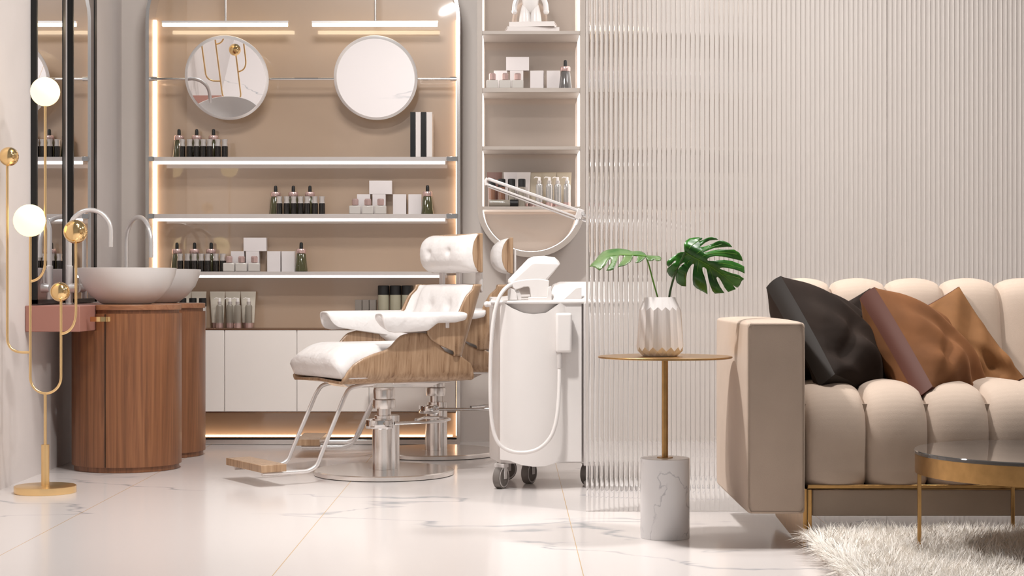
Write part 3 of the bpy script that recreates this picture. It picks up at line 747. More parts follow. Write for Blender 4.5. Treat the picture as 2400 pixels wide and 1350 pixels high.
# ------------------------------------------------------------------ treatment machine
MY = 8.02
mc = thing('treatment_machine', 'white wheeled treatment machine with hose and tilted screen beside the glass partition', 'machine', (XX(1265,8.2), 8.2, 0)); mo = Vector(mc.location)
def mp(mb, name, mat, parent=mc, **k): return mb.build(name, mat, parent, off=mo, **k)
xl, xr = XX(1150, 8.1), XX(1385, 8.1)
# side carcass (left side tapered; its shading is put into the greyed white colour)
mp(MB().add([(XX(1172,MY+.01),MY+.01,z) for z in (.118,.885)]+[(XX(1147,8.45),8.45,z) for z in (.105,.90)]+[(xr,MY+.03,z) for z in (.118,.885)]+[(xr,8.45,z) for z in (.105,.90)],
   [(0,1,3,2),(2,3,7,6),(6,7,5,4),(4,5,1,0),(1,5,7,3),(0,2,6,4)]), 'carcass', pm('shaded white plastic', (206,200,197), .4), bevel=.004)
# curved front cover
def cover(u, v):
    px = 1172+191*u; bot = interp(px, [(1172,1077),(1195,1080),(1222,1090),(1250,1094),(1275,1093),(1300,1086),(1330,1082),(1363,1082)])
    top = interp(px, [(1172,704),(1200,722),(1225,733),(1250,737),(1280,733),(1310,712),(1335,690),(1350,676),(1363,674)])
    bul = .035*math.sin(PI*min(1, u*1.25))**.8 if u < .8 else 0
    y = MY-bul-.004
    return Vector((XX(px, MY), y, ZZ(bot, y)+(ZZ(top, y)-ZZ(bot, y))*v))
def coverb(u, v): 
    p = cover(u, v); return Vector((p.x, MY+.012, p.z))
m = MB().grid(cover, 49, 24).grid(coverb, 49, 24)
for fn in ((lambda a, w: cover(a, 0) if w == 0 else coverb(a, 0)), (lambda a, w: cover(a, 1) if w == 0 else coverb(a, 1)), (lambda a, w: cover(0, a) if w == 0 else coverb(0, a)), (lambda a, w: cover(1, a) if w == 0 else coverb(1, a))):
    nn = 49 if fn(0.5, 0) in [] else None
    m.grid(lambda u, v, fn=fn: fn(u, round(v)), 49 if m else 2, 2)
mp(m, 'front_cover', 'plastic', angle=50)
# top console: rises to the right-rear
def tz(px): return interp(px, [(1147,.885),(1172,.890),(1250,.893),(1300,.905),(1340,.955),(1363,.972),(1390,.972)])
top = MB()
pts = [1150,1165,1185,1220,1255,1285,1300,1315,1330,1345,1363,1388]
v = []; f = []
for p in pts:
    x = XX(p, 8.12); zf = .878 if p < 1290 else .88; zbk = interp(p, [(1150,.893),(1200,.91),(1280,.915),(1305,.974),(1390,.974)])
    v += [(x,8.005,.870),(x,8.005,zf+.006),(x,8.10 if p < 1290 else 8.20,(zf+.012) if p < 1290 else zbk),(x,8.46,zbk),(x,8.46,.870)]
for i in range(len(pts)-1):
    for k in range(5): l = (k+1) % 5; f.append((i*5+k,i*5+l,(i+1)*5+l,(i+1)*5+k))
f += [(0,1,2,3,4), tuple((len(pts)-1)*5+k for k in range(5))]
mp(top.add(v, f), 'top_console', 'plastic', bevel=.006)
mp(MB().tube([P(1139,713,8.15), P(1156,713,8.15)], [.012,.016], n=20).ball(P(1141,713,8.15), .0145, 20), 'push_handle', 'plastic')
bt = mp(MB().lathe([(.013,0),(.013,.010),(.009,.014),(.001,.015)], c=P(1308,667.5,8.22)-Vector((0,0,.006)), n=20), 'emergency_button', 'red')
# screen
inn = [(1199,665),(1250,617),(1256,616),(1310,618.5),(1312,621),(1278,657),(1274,662),(1203,668)]
out = [(1190,662),(1191,655),(1238,606),(1250,601),(1275,599.5),(1300,603),(1310,612),(1313,619),(1281,658),(1272,666),(1200,671)]
m = MB(); 
import itertools
yo = 8.19
vo = [P(x,y,yo) for x,y in out]; vb = [P(x,y,yo+.02) for x,y in out]
# resample inner polygon to match outer vertex count
inn2 = [(1198.5,664),(1200,661),(1245,620),(1252,617),(1275,617.5),(1300,618),(1308,618.5),(1311,621),(1279,656),(1272,662),(1204,668)]
vi = [P(x,y,yo-.03) for x,y in inn2]
k_ = len(out); f = [tuple(range(k_)), tuple(range(3*k_-1, 2*k_-1, -1))]
for i in range(k_):
    j = (i+1) % k_; f += [(i,j,k_+j,k_+i), (k_+i,k_+j,2*k_+j,2*k_+i)]
mp(m.add(vi+vo+vb, f), 'screen', 'plastic', bevel=.003, seg=3)
mp(MB().tube([P(1245,665,8.24), P(1250,700,8.24)], .014), 'screen_post', 'plastic_g')
# handpiece and cradles
hpx = [(1198,662),(1208,659),(1219,656.5),(1230,655),(1242,654),(1252,653.3),(1263,653.3),(1275,655),(1287,657),(1286.5,670),(1282,697),(1244,697),(1243,685),(1242,677),(1240,673),(1236,672),(1228,672.5),(1214,678),(1208,679),(1202,675)]
hy = 8.055
hp = mp(MB().prism([(XX(x,hy), ZZ(y,hy)) for x,y in hpx], 1, hy-.02, hy+.02), 'handpiece', 'plastic', bevel=.004)
mp(MB().prism([(XX(x,hy), ZZ(y,hy)) for x,y in ((1238,705),(1238,696.5),(1281,696.5),(1284,673),(1291,670),(1293,697),(1293,705))], 1, hy-.03, hy+.028), 'handpiece_cradle', 'plastic', bevel=.002)
mp(MB().prism([(XX(x,hy), ZZ(y,hy)) for x,y in ((1190,703),(1190,680),(1196,674),(1205,679),(1211,687),(1213,703))], 1, hy-.028, hy-.008).prism([(XX(x,hy), ZZ(y,hy)) for x,y in ((1196,703),(1200,682),(1216,680),(1221,690),(1223,703))], 1, hy-.008, hy+.03), 'hose_guide', 'plastic', bevel=.002)
hose = smoothpath([P(x,y,d) for x,y,d in ((1201,667,8.05),(1192,670,8.02),(1179,682,7.98),(1167,704,7.96),(1158,740,7.955),(1152,795,7.95),(1149.5,860,7.95),(1149.5,930,7.945),(1153,990,7.94),(1165,1033,7.935),(1190,1055,7.93),(1225,1061,7.925),(1262,1052,7.925),(1290,1025,7.93),(1304,985,7.935),(1310,925,7.95),(1311.5,862,7.965))], 6)
mp(MB().tube(hose, .0092, n=16), 'hose', 'plastic')
mp(MB().tube([P(1311.5,862,7.965), P(1311.5,824,7.965)], .0125, n=16), 'hose_plug', 'plastic_g')
a, b_ = P(1302,826,7.98), P(1340,733,7.98)
mp(MB().box(a.x, b_.x, 7.945, 8.005, a.z, b_.z), 'plug_housing', 'plastic', bevel=.012, seg=4)
mp(MB().box(XX(1366,8.1), xr, 8.0, 8.03, .11, .875), 'side_panel', 'plastic_g', bevel=.003)
def caster(x, y, rz):
    R_ = Matrix.Translation((x, y, 0)) @ Matrix.Rotation(rz, 4, 'Z')
    def W(mb): mb.v = [R_ @ p for p in mb.v]; return mb
    def wheel(prof):
        mb = MB().lathe(prof, n=40); rr_ = Matrix.Translation((0,0,.0525)) @ Matrix.Rotation(PI/2, 4, 'Y'); mb.v = [rr_ @ p for p in mb.v]; return W(mb)
    fk = mp(W(MB().box(-.026,-.020,-.012,.016,.045,.105).box(.020,.026,-.012,.016,.045,.105).box(-.026,.026,-.02,.03,.098,.118)), 'caster_fork', 'plastic_g', bevel=.003)
    w = wheel([(.0525,-.017),(.0525,.017),(.046,.0175),(.001,.0175)][:2]+[(.044,.018),(.001,.018)]); 
    w2 = wheel([(.001,-.018),(.044,-.018),(.0525,-.016),(.0525,.016),(.044,.018),(.001,.018)])
    o = w2.build('wheel', 'tyre', fk, off=mo, angle=40)
    wheel([(.042,-.0195),(.047,-.0195),(.047,.0195),(.042,.0195),(.042,-.0195)]).build('rim', 'plastic_g', o, off=mo)
caster(XX(1174,8.02)+.0, 8.04, math.radians(-28)); caster(XX(1240,8.24), 8.24, math.radians(-28)); caster(XX(1186,8.46), 8.40, math.radians(-60)); caster(XX(1378,8.2), 8.2, math.radians(-28))

# ---- articulated arm lamp (behind the glass edge)
AY = 8.12
al = thing('magnifier_arm_stand', 'white double-bar arm reaching left from a stand behind the reeded glass', 'lamp', (XX(1452,AY), AY, 0)); ao = Vector(al.location)
def bar(p, q, hw, th=.012):
    p, q = Vector(p), Vector(q); t_ = (q-p).normalized(); n_ = Vector((-t_.z,0,t_.x))
    v = []
    for y in (-th, th):
        for pt, s_ in ((p,1),(q,1),(q,-1),(p,-1)): v.append(pt+n_*hw*s_+Vector((0,y,0)))
    return v, [(0,1,2,3),(7,6,5,4),(0,4,5,1),(1,5,6,2),(2,6,7,3),(3,7,4,0)]
m = MB(); m.add(*bar(P(1143,419,AY), P(1356,494,AY), .0075)); m.build('upper_bar', 'plastic_g', al, off=ao, bevel=.004)
m = MB(); m.add(*bar(P(1141,432,AY), P(1352,509,AY), .005)); m.add(*bar(P(1143,437,AY), P(1350,515,AY), .004, .007)); m.build('lower_bar', 'plastic_g', al, off=ao, bevel=.002)
MB().tube([P(1143,418,AY)+Vector((0,0,.0)), P(1138.5,424,AY), P(1140,434,AY)], .0085, n=14).build('end_cap', 'plastic_g', al, off=ao)
m = MB(); m.add(*bar(P(1350,500,AY), P(1366,505,AY), .026, .018)); m.build('elbow', 'plastic_g', al, off=ao, bevel=.004)
MB().tube([P(1362,503,AY), P(1452,533,AY)], .007).tube([P(1364,515,AY), P(1452,545,AY)], .006).build('link_bar', 'chrome_s', al, off=ao)
MB().tube([P(1358,512,AY-.02), P(1352,528,AY-.02)], .005).tube([P(1366,500,AY-.025), P(1366,500,AY+.02)], .009).build('clamp_lever', 'chrome_s', al, off=ao)
MB().tube([P(1452,520,AY), (XX(1452,AY), AY, .03)], .016).build('pole', 'plastic', al, off=ao)
MB().lathe([(.17,.001),(.17,.02),(.16,.028),(.001,.03)], c=(XX(1452,AY), AY, 0), n=48).build('base', 'plastic_g', al, off=ao)

# ------------------------------------------------------------------ side table, vase, leaves
TY = 6.47
st = thing('side_table', 'small round brass side table on a white marble cylinder', 'table', (XX(1558.5,TY), TY, 0))
MB().lathe([(.0925,.0005),(.093,.003),(.093,.300),(.0915,.302),(.001,.302)], n=64).build('marble_base', 'carrara', st)
MB().lathe([(.030,.302),(.030,.305),(.001,.305)], n=32).build('stem_flange', 'brass', st)
MB().cyl((0,0,.305), .0118, .375, 28).build('stem', 'brass', st)
MB().lathe([(.250,.6795),(.254,.6815),(.254,.6855),(.252,.687),(.001,.687)], n=96).build('tabletop', 'brass', st, angle=25)
vs = thing('vase', 'faceted white porcelain vase holding two monstera leaves on the brass side table', 'vase', (XX(1547,TY), TY, .6875))
n = 16; rings = []
def ring(re, ze, ro, zo):
    return [((re if i % 2 == 0 else ro)*math.cos(PI*i/n), (re if i % 2 == 0 else ro)*math.sin(PI*i/n), ze if i % 2 == 0 else zo) for i in range(2*n)]
R_ = [ring(.066,.0005,.064,.0005), ring(.089,.036,.086,.020), ring(.080,.172,.0735,.186), ring(.0585,.223,.0575,.223), ring(.052,.223,.052,.223), ring(.05,.10,.05,.10)]
v = [p for r in R_ for p in r]; f = [tuple(range(2*n))[::-1]]
for k in range(len(R_)-1):
    for i in range(2*n):
        j = (i+1) % (2*n)
        a, b_, c, d = k*2*n+i, k*2*n+j, (k+1)*2*n+j, (k+1)*2*n+i
        if i % 2 == 0: f += [(a,b_,c),(a,c,d)]
        else: f += [(a,b_,d),(b_,c,d)]
f.append(tuple((len(R_)-1)*2*n+i for i in range(2*n)))
MB().add(v, f).build('vessel', 'vase', vs, smooth=False)

def leaf(name, poly, yfun, mat, parent_lab, stem, stemmat, ribpts, ribmat, org):
    t = thing('monstera_leaf', parent_lab, 'plant', org); o_ = Vector(org)
    bm = bmesh.new(); vs_ = [bm.verts.new((x, y, 0)) for x, y in poly]
    es = [bm.edges.new((vs_[i], vs_[(i+1) % len(vs_)])) for i in range(len(vs_))]
    bmesh.ops.triangle_fill(bm, edges=es, use_beauty=True)
    for it in range(2):
        long = [e for e in bm.edges if e.calc_length() > 7]
        bmesh.ops.subdivide_edges(bm, edges=long, cuts=1, use_grid_fill=False)
        bmesh.ops.triangulate(bm, faces=bm.faces); bmesh.ops.beautify_fill(bm, faces=bm.faces, edges=[e for e in bm.edges if not e.is_boundary])
    for v_ in bm.verts:
        d = yfun(v_.co.x, v_.co.y); v_.co = P(v_.co.x, v_.co.y, d)-o_
    bmesh.ops.recalc_face_normals(bm, faces=bm.faces)
    me = bpy.data.meshes.new('blade'); bm.to_mesh(me); bm.free(); me.materials.append(M[mat]); me.shade_smooth()
    ob = bpy.data.objects.new('blade', me); C.objects.link(ob); ob.parent = t
    md = ob.modifiers.new('s','SOLIDIFY'); md.thickness = .0012
    MB().tube(smoothpath([P(*p)-o_ for p in stem], 6), .0042 if stemmat == 'stemd' else .003, n=10).build('stem', stemmat, t)
    rb = MB(); 
    for rp in ribpts:
        pp = smoothpath([P(x, y, yfun(x, y)-.0015)-o_ for x, y in rp], 4)
        rb.tube(pp, [.0022*(1-.75*i/(len(pp)-1)) if rp is ribpts[0] else .0009 for i in range(len(pp))], n=6)
    rb.build('midrib', ribmat, ob)
    return t
big = [(460,430),(450,350),(448,280),(480,210),(550,160),(640,140),(740,135),(815,150),(800,180),(730,215),(800,200),(870,165),(930,140),(1010,130),(1080,150),(1130,185),(1060,187),(950,202),(860,247),(790,302),(765,330),(830,325),(920,300),(1020,260),(1110,215),(1190,195),(1270,220),(1350,260),(1405,330),(1300,325),(1180,335),(1040,350),(930,390),(850,425),(835,440),(900,435),(1000,400),(1150,375),(1300,380),(1440,378),(1540,440),(1590,520),(1615,610),(1500,580),(1350,545),(1200,515),(1060,505),(960,530),(910,565),(920,600),(980,608),(1100,592),(1250,583),(1400,605),(1540,660),(1640,715),(1648,850),(1580,815),(1450,770),(1320,745),(1220,735),(1160,745),(1165,765),(1260,800),(1380,845),(1540,885),(1640,960),(1590,1000),(1550,1090),(1500,1135),(1420,1085),(1475,1165),(1400,1190),(1325,1220),(1260,1140),(1200,1030),(1150,950),(1110,918),(1090,940),(1110,1010),(1160,1110),(1250,1240),(1150,1245),(1060,1252),(1010,1200),(960,1070),(930,950),(910,840),(890,765),(850,730),(812,735),(815,800),(850,900),(885,1010),(905,1130),(915,1265),(820,1210),(700,1150),(630,1080),(618,980),(620,880),(630,780),(648,680),(630,658),(590,690),(545,760),(510,840),(490,950),(490,1110),(400,1100),(310,1040),(282,960),(285,880),(320,790),(370,720),(440,660),(465,630),(430,640),(370,680),(320,740),(270,820),(215,940),(150,890),(110,810),(120,750),(180,700),(260,630),(305,592),(260,600),(200,670),(140,722),(105,680),(110,620),(160,560),(250,500),(330,450),(385,430)]
big = [(1550+x/8.44, 540+y/8.44) for x, y in big]
def ybig(x, y):
    # distance across the midrib line (1608,592)-(1740,665)
    dx, dy = 132, 73; L_ = math.hypot(dx, dy); s_ = ((x-1608)*dx+(y-592)*dy)/L_; c_ = (-(x-1608)*dy+(y-592)*dx)/L_
    return 6.42 + .035*(c_/60)**2 + .05*(s_/100)**2 - .02*(s_/100) + .012*math.sin(c_/9.0)
def B_(x, y): return (1550+x/8.44, 540+y/8.44)
ribs = [[B_(470,430),B_(620,520),B_(900,670),B_(1180,860),B_(1420,1060)],
        [B_(620,520),B_(760,420),B_(900,360),B_(1200,270)], [B_(740,560),B_(900,480),B_(1200,440),B_(1500,470)], [B_(930,680),B_(1200,650),B_(1600,750)],
        [B_(740,600),B_(720,800),B_(780,1050)], [B_(960,720),B_(1010,900),B_(1100,1150)], [B_(620,560),B_(520,640),B_(400,900)], [B_(1180,860),B_(1400,900),B_(1550,950)], [B_(540,470),B_(400,560),B_(200,780)], [B_(520,400),B_(600,300),B_(760,180)]]
leaf('big', big, ybig, 'leaf', 'large dark green monstera leaf leaning right in the white vase', [(1566,720,6.46),(1571,682,6.455),(1583,640,6.44),(1597,610,6.425),(1606,591,6.418)], 'stemd', ribs, 'stem', (XX(1560,6.46), 6.46, ZZ(712,6.46)))
sm = [(180,725),(230,660),(300,590),(370,500),(430,440),(520,395),(640,370),(760,362),(850,370),(950,390),(1020,420),(1120,412),(1200,420),(1270,450),(1300,490),(1330,500),(1450,505),(1560,510),(1605,550),(1590,600),(1540,612),(1490,600),(1480,560),(1460,590),(1380,612),(1330,590),(1300,520),(1270,560),(1200,620),(1150,640),(1085,650),(1120,600),(1135,515),(1040,505),(1030,560),(1000,620),(900,690),(740,735),(780,660),(830,590),(870,505),(770,490),(740,580),(700,680),(660,770),(600,795),(515,800),(560,720),(610,640),(620,550),(560,590),(510,680),(450,740),(380,798),(300,740),(230,715)]
sm = [(1360+x/8.44, 540+y/8.44) for x, y in sm]
def S_(x, y): return (1360+x/8.44, 540+y/8.44)
def ysm(x, y):
    rib = interp(x, [(1380,627),(1420,605),(1450,597),(1480,598),(1515,601),(1550,606)])
    return 6.46 + .0045*max(0, rib-y) - .0022*max(0, y-rib)
leaf('small', sm, ysm, 'leaf2', 'smaller grey-green monstera leaf drooping left in the white vase', [(1548,720,6.47),(1540,692,6.47),(1531,660,6.465),(1521,622,6.46),(1514,601,6.458)], 'stem',
     [[S_(1300,510),S_(1040,492),S_(780,488),S_(560,510),S_(350,590),S_(200,710)]], 'stem', (XX(1548,6.47), 6.47, ZZ(712,6.47)))

# ------------------------------------------------------------------ sofa
SF, SB = 6.19, 7.13
AX0, AX1 = XX(1752,SF), XX(1887,SF)
sofa = thing('sofa', 'beige velvet channel-tufted sofa with boxy arm and gold base', 'sofa', (2.2, 6.6, 0)); so = Vector(sofa.location)
CW = .2245; NCH = 9; SX0 = AX1+.006; SX1 = SX0+CW*NCH
def sp(mb, name, mat, parent=sofa, **k): return mb.build(name, mat, parent, off=so, **k)
def armbox(x0, x1):
    def fn_face(ax, sgn):
        def g(u, v):
            a, b = u*2-1, v*2-1; bul = (1-a**4)*(1-b**4)
            if ax == 0: return Vector(((x0 if sgn < 0 else x1)+sgn*.014*bul, SF+(SB-SF)*u, .126+.694*v))
            if ax == 1: return Vector((x0+(x1-x0)*u, (SF if sgn < 0 else SB)+sgn*.004*bul, .126+.694*v))
            return Vector((x0+(x1-x0)*u, SF+(SB-SF)*v, (.126 if sgn < 0 else .820)+sgn*.010*bul))
        return g
    m = MB()
    for ax in range(3):
        for sgn in (-1, 1): m.grid(fn_face(ax, sgn), 17, 17)
    return m
def roundify(m, x0, x1, r=.022):
    out = []
    cx_, cy_, cz_ = (x0+x1)/2, (SF+SB)/2, .473
    for p in m.v:
        q = p.copy(); 
        lo_ = Vector((x0+r, SF+r, .126+r)); hi_ = Vector((x1-r, SB-r, .820-r))
        c = Vector((min(max(p.x, lo_.x), hi_.x), min(max(p.y, lo_.y), hi_.y), min(max(p.z, lo_.z), hi_.z)))
        d = p-c
        nz_ = sum(1 for k in d if abs(k) > r*.5)
        if nz_ >= 2 and d.length > r: q = c+d.normalized()*r
        out.append(q)
    m.v = out; return m
ends = [(AX0, AX1), (SX1+.006, SX1+.215)]
for x0, x1 in ends:
    m = armbox(x0, x1)
    arm_o = sp(m, 'arm', 'velvet', angle=50, bevel=.014, seg=4)
    e = .0015
    pf = [(x0+.012,.134),(x0+.004,.15),(x0+.004,.80),(x0+.012,.815),(x1-.012,.815),(x1-.004,.80),(x1-.004,.15),(x1-.012,.134),(x0+.012,.134)]
    sp(MB().tube([(x, SF-.0005, z) for x, z in pf], .0016, n=8), 'piping', 'velvet_b', parent=arm_o)
def chan(u, prof, depth, nrm_):
    x = SX0+(SX1-SX0)*u
    t = ((x-SX0)/CW) % 1.0; t = t*2-1
    if u >= 1: t = 1
    return x, depth*math.sqrt(max(0, 1-t*t))**.85
def sweep(path, depth, name, mat):
    # path: list of (y,z); outward normal to the left of travel
    N = len(path); nr = []
    for i in range(N):
        a = Vector(path[max(0,i-1)]); b = Vector(path[min(N-1,i+1)]); t = (b-a).normalized(); nr.append(Vector((-t.y, t.x)))
    nu = NCH*18+1
    def fn(u, v):
        i = v*(N-1); k = min(N-2, int(i)); w = i-k
        p = Vector(path[k]).lerp(Vector(path[k+1]), w); n_ = nr[k].lerp(nr[k+1], w)
        x, b = chan(u, None, depth, None); fade = min(1, (v+.03)*9)
        q = p+n_*b*fade
        return Vector((x, q.x, q.y))
    m = MB().grid(fn, nu, N*3-2)
    # end caps and underside closed by a plain core
    return sp(m, name, mat, angle=75)
def spl(pts, n=4): return [(p.x, p.y) for p in smoothpath([Vector((a, b, 0)) for a, b in pts], n)]
sweep(spl([(6.30,.232),(6.245,.245),(6.238,.32),(6.240,.42),(6.262,.49),(6.31,.53),(6.39,.547),(6.5,.548),(6.84,.542)]), .052, 'seat_cushion', 'velvet')
sweep(spl([(6.80,.50),(6.835,.62),(6.865,.76),(6.89,.87),(6.915,.918),(6.96,.937),(7.01,.925),(7.04,.88),(7.055,.70),(7.06,.25)]), .048, 'backrest', 'velvet')
sp(MB().box(SX0, SX1, 6.26, 7.05, .232, .52).box(SX0, SX1, 6.92, 7.05, .5, .90), 'core', 'velvet_b', smooth=False)
fx0 = XX(1893, 6.2); bw = .014
g = sp(MB().box(fx0, SX1+.0, 6.192, 6.215, .216, .231).box(fx0, fx0+bw, 6.192, 6.215, .0, .216).box(SX1-bw, SX1, 6.192, 6.215, .0, .216), 'base_frame', 'brass', bevel=.002)
sp(MB().box(fx0+bw+.002, SX1-bw-.002, 6.205, 7.04, .116, .214), 'base_panel', 'velvet_b', bevel=.006)
sp(MB().prism([(6.2,.0),(6.2,.215),(6.98,.215),(6.98,.11),(6.85,.03),(6.35,.0)], 0, fx0-.016, fx0-.002), 'leg_plate', 'brass', bevel=.001)

# pillows
def pillow(T, u_img, v_img, ratio, size, lab, cov, gus, gw=.075, puff=.115, seed=0):
    sc = F/T[2]
    u = Vector((u_img[0]/sc, 0, -u_img[1]/sc)); v = Vector((v_img[0]/sc, 0, -v_img[1]/sc))
    dot = u.x*v.x+u.z*v.z   # need uy*vy = -dot
    uy = ratio; vy = -dot/uy; u.y = uy; v.y = vy
    u.normalize(); v.normalize(); u *= size; v *= size
    w = u.cross(v).normalized()
    if w.y < 0: w = -w     # away from the viewer
    T0 = P(*T); cen = T0+u*.5+v*.5+w*gw/2
    t = thing('cushion', lab, 'cushion', cen, group='cushions on the sofa')
    rnd = random.Random(seed); ph = [rnd.uniform(0, 6) for _ in range(6)]
    def face(sg):
        def g(a, b):
            x, y = a*2-1, b*2-1
            e = (max(0, 1-abs(x)**2.6)*max(0, 1-abs(y)**2.6))**.62
            pin = 1-.05*(1-x*x)*abs(y)**3-.0
            pin2 = 1-.05*(1-y*y)*abs(x)**3
            wr = .014*math.sin(9*b+5*a+ph[0])*math.sin(4*a+ph[1])*(b**1.5) + .026*math.exp(-((b-.80)**2/.012))*math.sin(7*a+ph[2]) + .009*math.sin(15*(a-b)+ph[3]) - .030*math.exp(-((a*1.0+b*.55-.62)**2/.0035))*math.exp(-((b-.72)**2/.03))
            return u*(x*.5*pin2)+v*(y*.5*pin)+w*sg*(gw/2+puff*e+wr*min(1, e*2.5))
        return g
    n_ = 41
    MB().grid(face(-1), n_, n_).grid(face(1), n_, n_).build('cover', cov, t, angle=80)
    m = MB(); fr, bk = face(-1), face(1)
    for fn in ((lambda k: (k,0)), (lambda k: (1,k)), (lambda k: (1-k,1)), (lambda k: (0,1-k))):
        def gg(k, w_, fn=fn):
            a, b = fn(k); p, q = fr(a,b), bk(a,b); mid = (p+q)/2; ou = mid.normalized()
            return p.lerp(q, w_)*1.002 + ou*.006*math.sin(PI*w_) 
        m.grid(gg, n_, 7)
    m.build('gusset', gus, t, angle=50)
    return t
pillow((1830,647,6.60), (240,117), (103,248), .42, .50, 'dark brown velvet cushion leaning in front against the sofa arm', 'dk', 'dk_g', seed=1)
pillow((2050,673,6.60), (240,117), (100,247), .42, .50, 'caramel velvet cushion with rust edge band, in front', 'rust', 'rust_g', seed=2)
pillow((2040,676,6.84), (-200,90), (138,226), -.16, .44, 'dark brown cushion mostly hidden behind another dark brown one', 'dk', 'dk_g', gw=.04, puff=.04, seed=3)
pillow((2248,672,6.84), (-200,90), (140,226), -.16, .44, 'tan velvet cushion behind the caramel one, resting on the sofa back', 'tan', 'rust_g', gw=.04, puff=.04, seed=4)

# ------------------------------------------------------------------ coffee table
CY, CR = 5.72, .42; CX = XX(2146, 5.74)+CR
ct = thing('coffee_table', 'round low coffee table with dark glass top and gold rim', 'table', (CX, CY, 0))
MB().lathe([(CR-.002,.386),(CR,.388),(CR,.396),(CR-.003,.399),(.001,.399)], n=128).build('glass_top', 'darkglass', ct, angle=25)
MB().lathe([(CR-.010,.322),(CR-.004,.322),(CR-.004,.3858),(CR-.010,.3858),(CR-.010,.322)], n=128).build('rim', 'brass', ct, angle=40)
for k in range(4):
    a = PI+k*PI/2-.05
    x, y = (CR-.012)*math.cos(a), (CR-.012)*math.sin(a)
    m = MB().box(-.006,.006,-.006,.006,.012,.33); m.v = [p+Vector((x,y,0)) for p in m.v]; m.build('leg', 'brass', ct, bevel=.0015)

# ------------------------------------------------------------------ shag rug
RX0, RX1, RY0, RY1 = 1.075, 2.45, 4.95, 6.185
rug = thing('shag_rug', 'cream long-pile shaggy rug under the coffee table and sofa front', 'rug', (RX0, RY0, 0))
MB().box(0, RX1-RX0, 0, RY1-RY0, .0005, .010).build('backing', 'rugbase', rug, smooth=False)
NBL = 62000
bx = RNG.uniform(0, RX1-RX0, NBL); by = RNG.uniform(0, RY1-RY0, NBL)
Ln = RNG.uniform(.075, .120, NBL); az = RNG.uniform(0, 2*PI, NBL)
cl = np.sin(bx*23+np.sin(by*17)*2)*1.6+np.cos(by*27+np.sin(bx*19)*2)*1.6
az = cl + RNG.normal(0, .8, NBL); lean = RNG.uniform(.25, 1.15, NBL)
edge = np.minimum(bx, RY1-RY0-by); pull = np.clip(1-edge/.06, 0, 1)
az = np.where(bx < .06, az*(1-pull)+PI*pull, az); az = np.where((RY1-RY0-by) < .05, az*(1-pull)+PI/2*pull, az)
lean = lean+pull*.35
V = np.zeros((NBL, 7, 3)); wd = RNG.uniform(.0013, .0022, NBL); wa = az+PI/2+RNG.normal(0, .5, NBL)
ca, sa = np.cos(az), np.sin(az); wx, wy = np.cos(wa)*wd, np.sin(wa)*wd
for k, t_ in enumerate((0, .4, .75, 1.0)):
    ang = lean*t_*.9; rad = Ln*t_*np.sin(ang); hh = Ln*t_*np.cos(ang)*.95
    cxx = bx+ca*rad; cyy = by+sa*rad; zz = .008+hh
    wk = (1, .95, .75, 0)[k]
    if k < 3:
        V[:,2*k,0] = cxx-wx*wk; V[:,2*k,1] = cyy-wy*wk; V[:,2*k,2] = zz
        V[:,2*k+1,0] = cxx+wx*wk; V[:,2*k+1,1] = cyy+wy*wk; V[:,2*k+1,2] = zz
    else: V[:,6,0] = cxx; V[:,6,1] = cyy; V[:,6,2] = zz
base = (np.arange(NBL)*7)[:,None]
q1 = base+np.array([0,1,3,2]); q2 = base+np.array([2,3,5,4]); tr = base+np.array([4,5,6])
me = bpy.data.meshes.new('pile'); me.vertices.add(NBL*7); me.vertices.foreach_set('co', V.reshape(-1))
loops = np.concatenate([q1.reshape(-1), q2.reshape(-1), tr.reshape(-1)]).astype(np.int32)
starts = np.concatenate([np.arange(NBL*2)*4, NBL*8+np.arange(NBL)*3]).astype(np.int32)
me.loops.add(len(loops)); me.loops.foreach_set('vertex_index', loops)
me.polygons.add(len(starts)); me.polygons.foreach_set('loop_start', starts)
me.update(calc_edges=True); me.validate(); me.materials.append(M['shag'])
pile = bpy.data.objects.new('pile', me); C.objects.link(pile); pile.parent = rug; pile['kind'] = 'stuff'

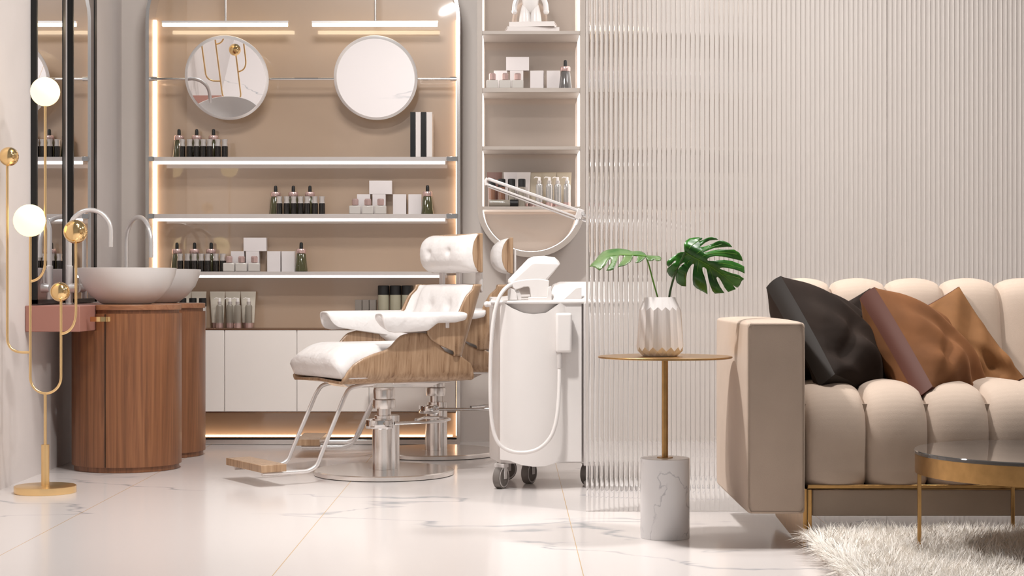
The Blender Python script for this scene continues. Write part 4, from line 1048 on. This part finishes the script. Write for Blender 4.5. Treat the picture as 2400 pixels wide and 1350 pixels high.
# ------------------------------------------------------------------ camera, light, world
cam = bpy.data.cameras.new('camera'); cam.lens = 60; cam.sensor_width = 36; cam.shift_y = -3/2400
co_ = bpy.data.objects.new('camera', cam); C.objects.link(co_); co_.location = (0,0,EYE); co_.rotation_euler = (PI/2,0,0)
cam.clip_end = 60; bpy.context.scene.camera = co_
def area(name, loc, tgt, sx, sy, w, col=(1,.97,.945)):
    l = bpy.data.lights.new(name, 'AREA'); l.shape = 'RECTANGLE'; l.size = sx; l.size_y = sy; l.energy = w; l.color = col
    o = bpy.data.objects.new(name, l); C.objects.link(o); o.location = loc
    o.rotation_euler = (Vector(tgt)-Vector(loc)).to_track_quat('-Z', 'Y').to_euler(); return o
area('ceiling_spot_light', (-.5, 6.55, 3.3), (1.0, 6.4, 0.2), .2, .2, 128)
area('unseen_overhead_light', (1.8, 6.15, 3.3), (1.9, 6.4, 0), .35, .35, 110)
area('unseen_overhead_light', (-.9, 7.3, 3.9), (-.6, 9.4, .0), .9, .5, 84)  # unseen area light added as soft fill for the back zone
area('unseen_overhead_light', (1.9, 8.6, 3.5), (1.9, 9.8, .2), 1.0, .6, 44)  # unseen area light added to brighten the space behind the glass
w = bpy.data.worlds.new('world'); bpy.context.scene.world = w; w.use_nodes = True
wt = w.node_tree; bg = wt.nodes['Background']
tcw = wt.nodes.new('ShaderNodeTexCoord'); sxw = wt.nodes.new('ShaderNodeSeparateXYZ'); rw = wt.nodes.new('ShaderNodeValToRGB'); mrw = wt.nodes.new('ShaderNodeMapRange')
wt.links.new(tcw.outputs['Generated'], sxw.inputs[0]); mrw.inputs['From Min'].default_value = -1; mrw.inputs['From Max'].default_value = 1
wt.links.new(sxw.outputs['Z'], mrw.inputs['Value']); wt.links.new(mrw.outputs[0], rw.inputs['Fac'])
e = rw.color_ramp.elements; e[0].position = .45; e[0].color = (.40,.388,.38,1); e[1].position = .56; e[1].color = (.40,.388,.38,1); e2 = e.new(.85); e2.color = (.30,.292,.287,1)
wt.links.new(rw.outputs['Color'], bg.inputs['Color']); bg.inputs['Strength'].default_value = 1.0
sc = bpy.context.scene; sc.view_settings.view_transform = 'Standard'; sc.view_settings.look = 'None'; sc.view_settings.exposure = -.35; sc.view_settings.gamma = 1
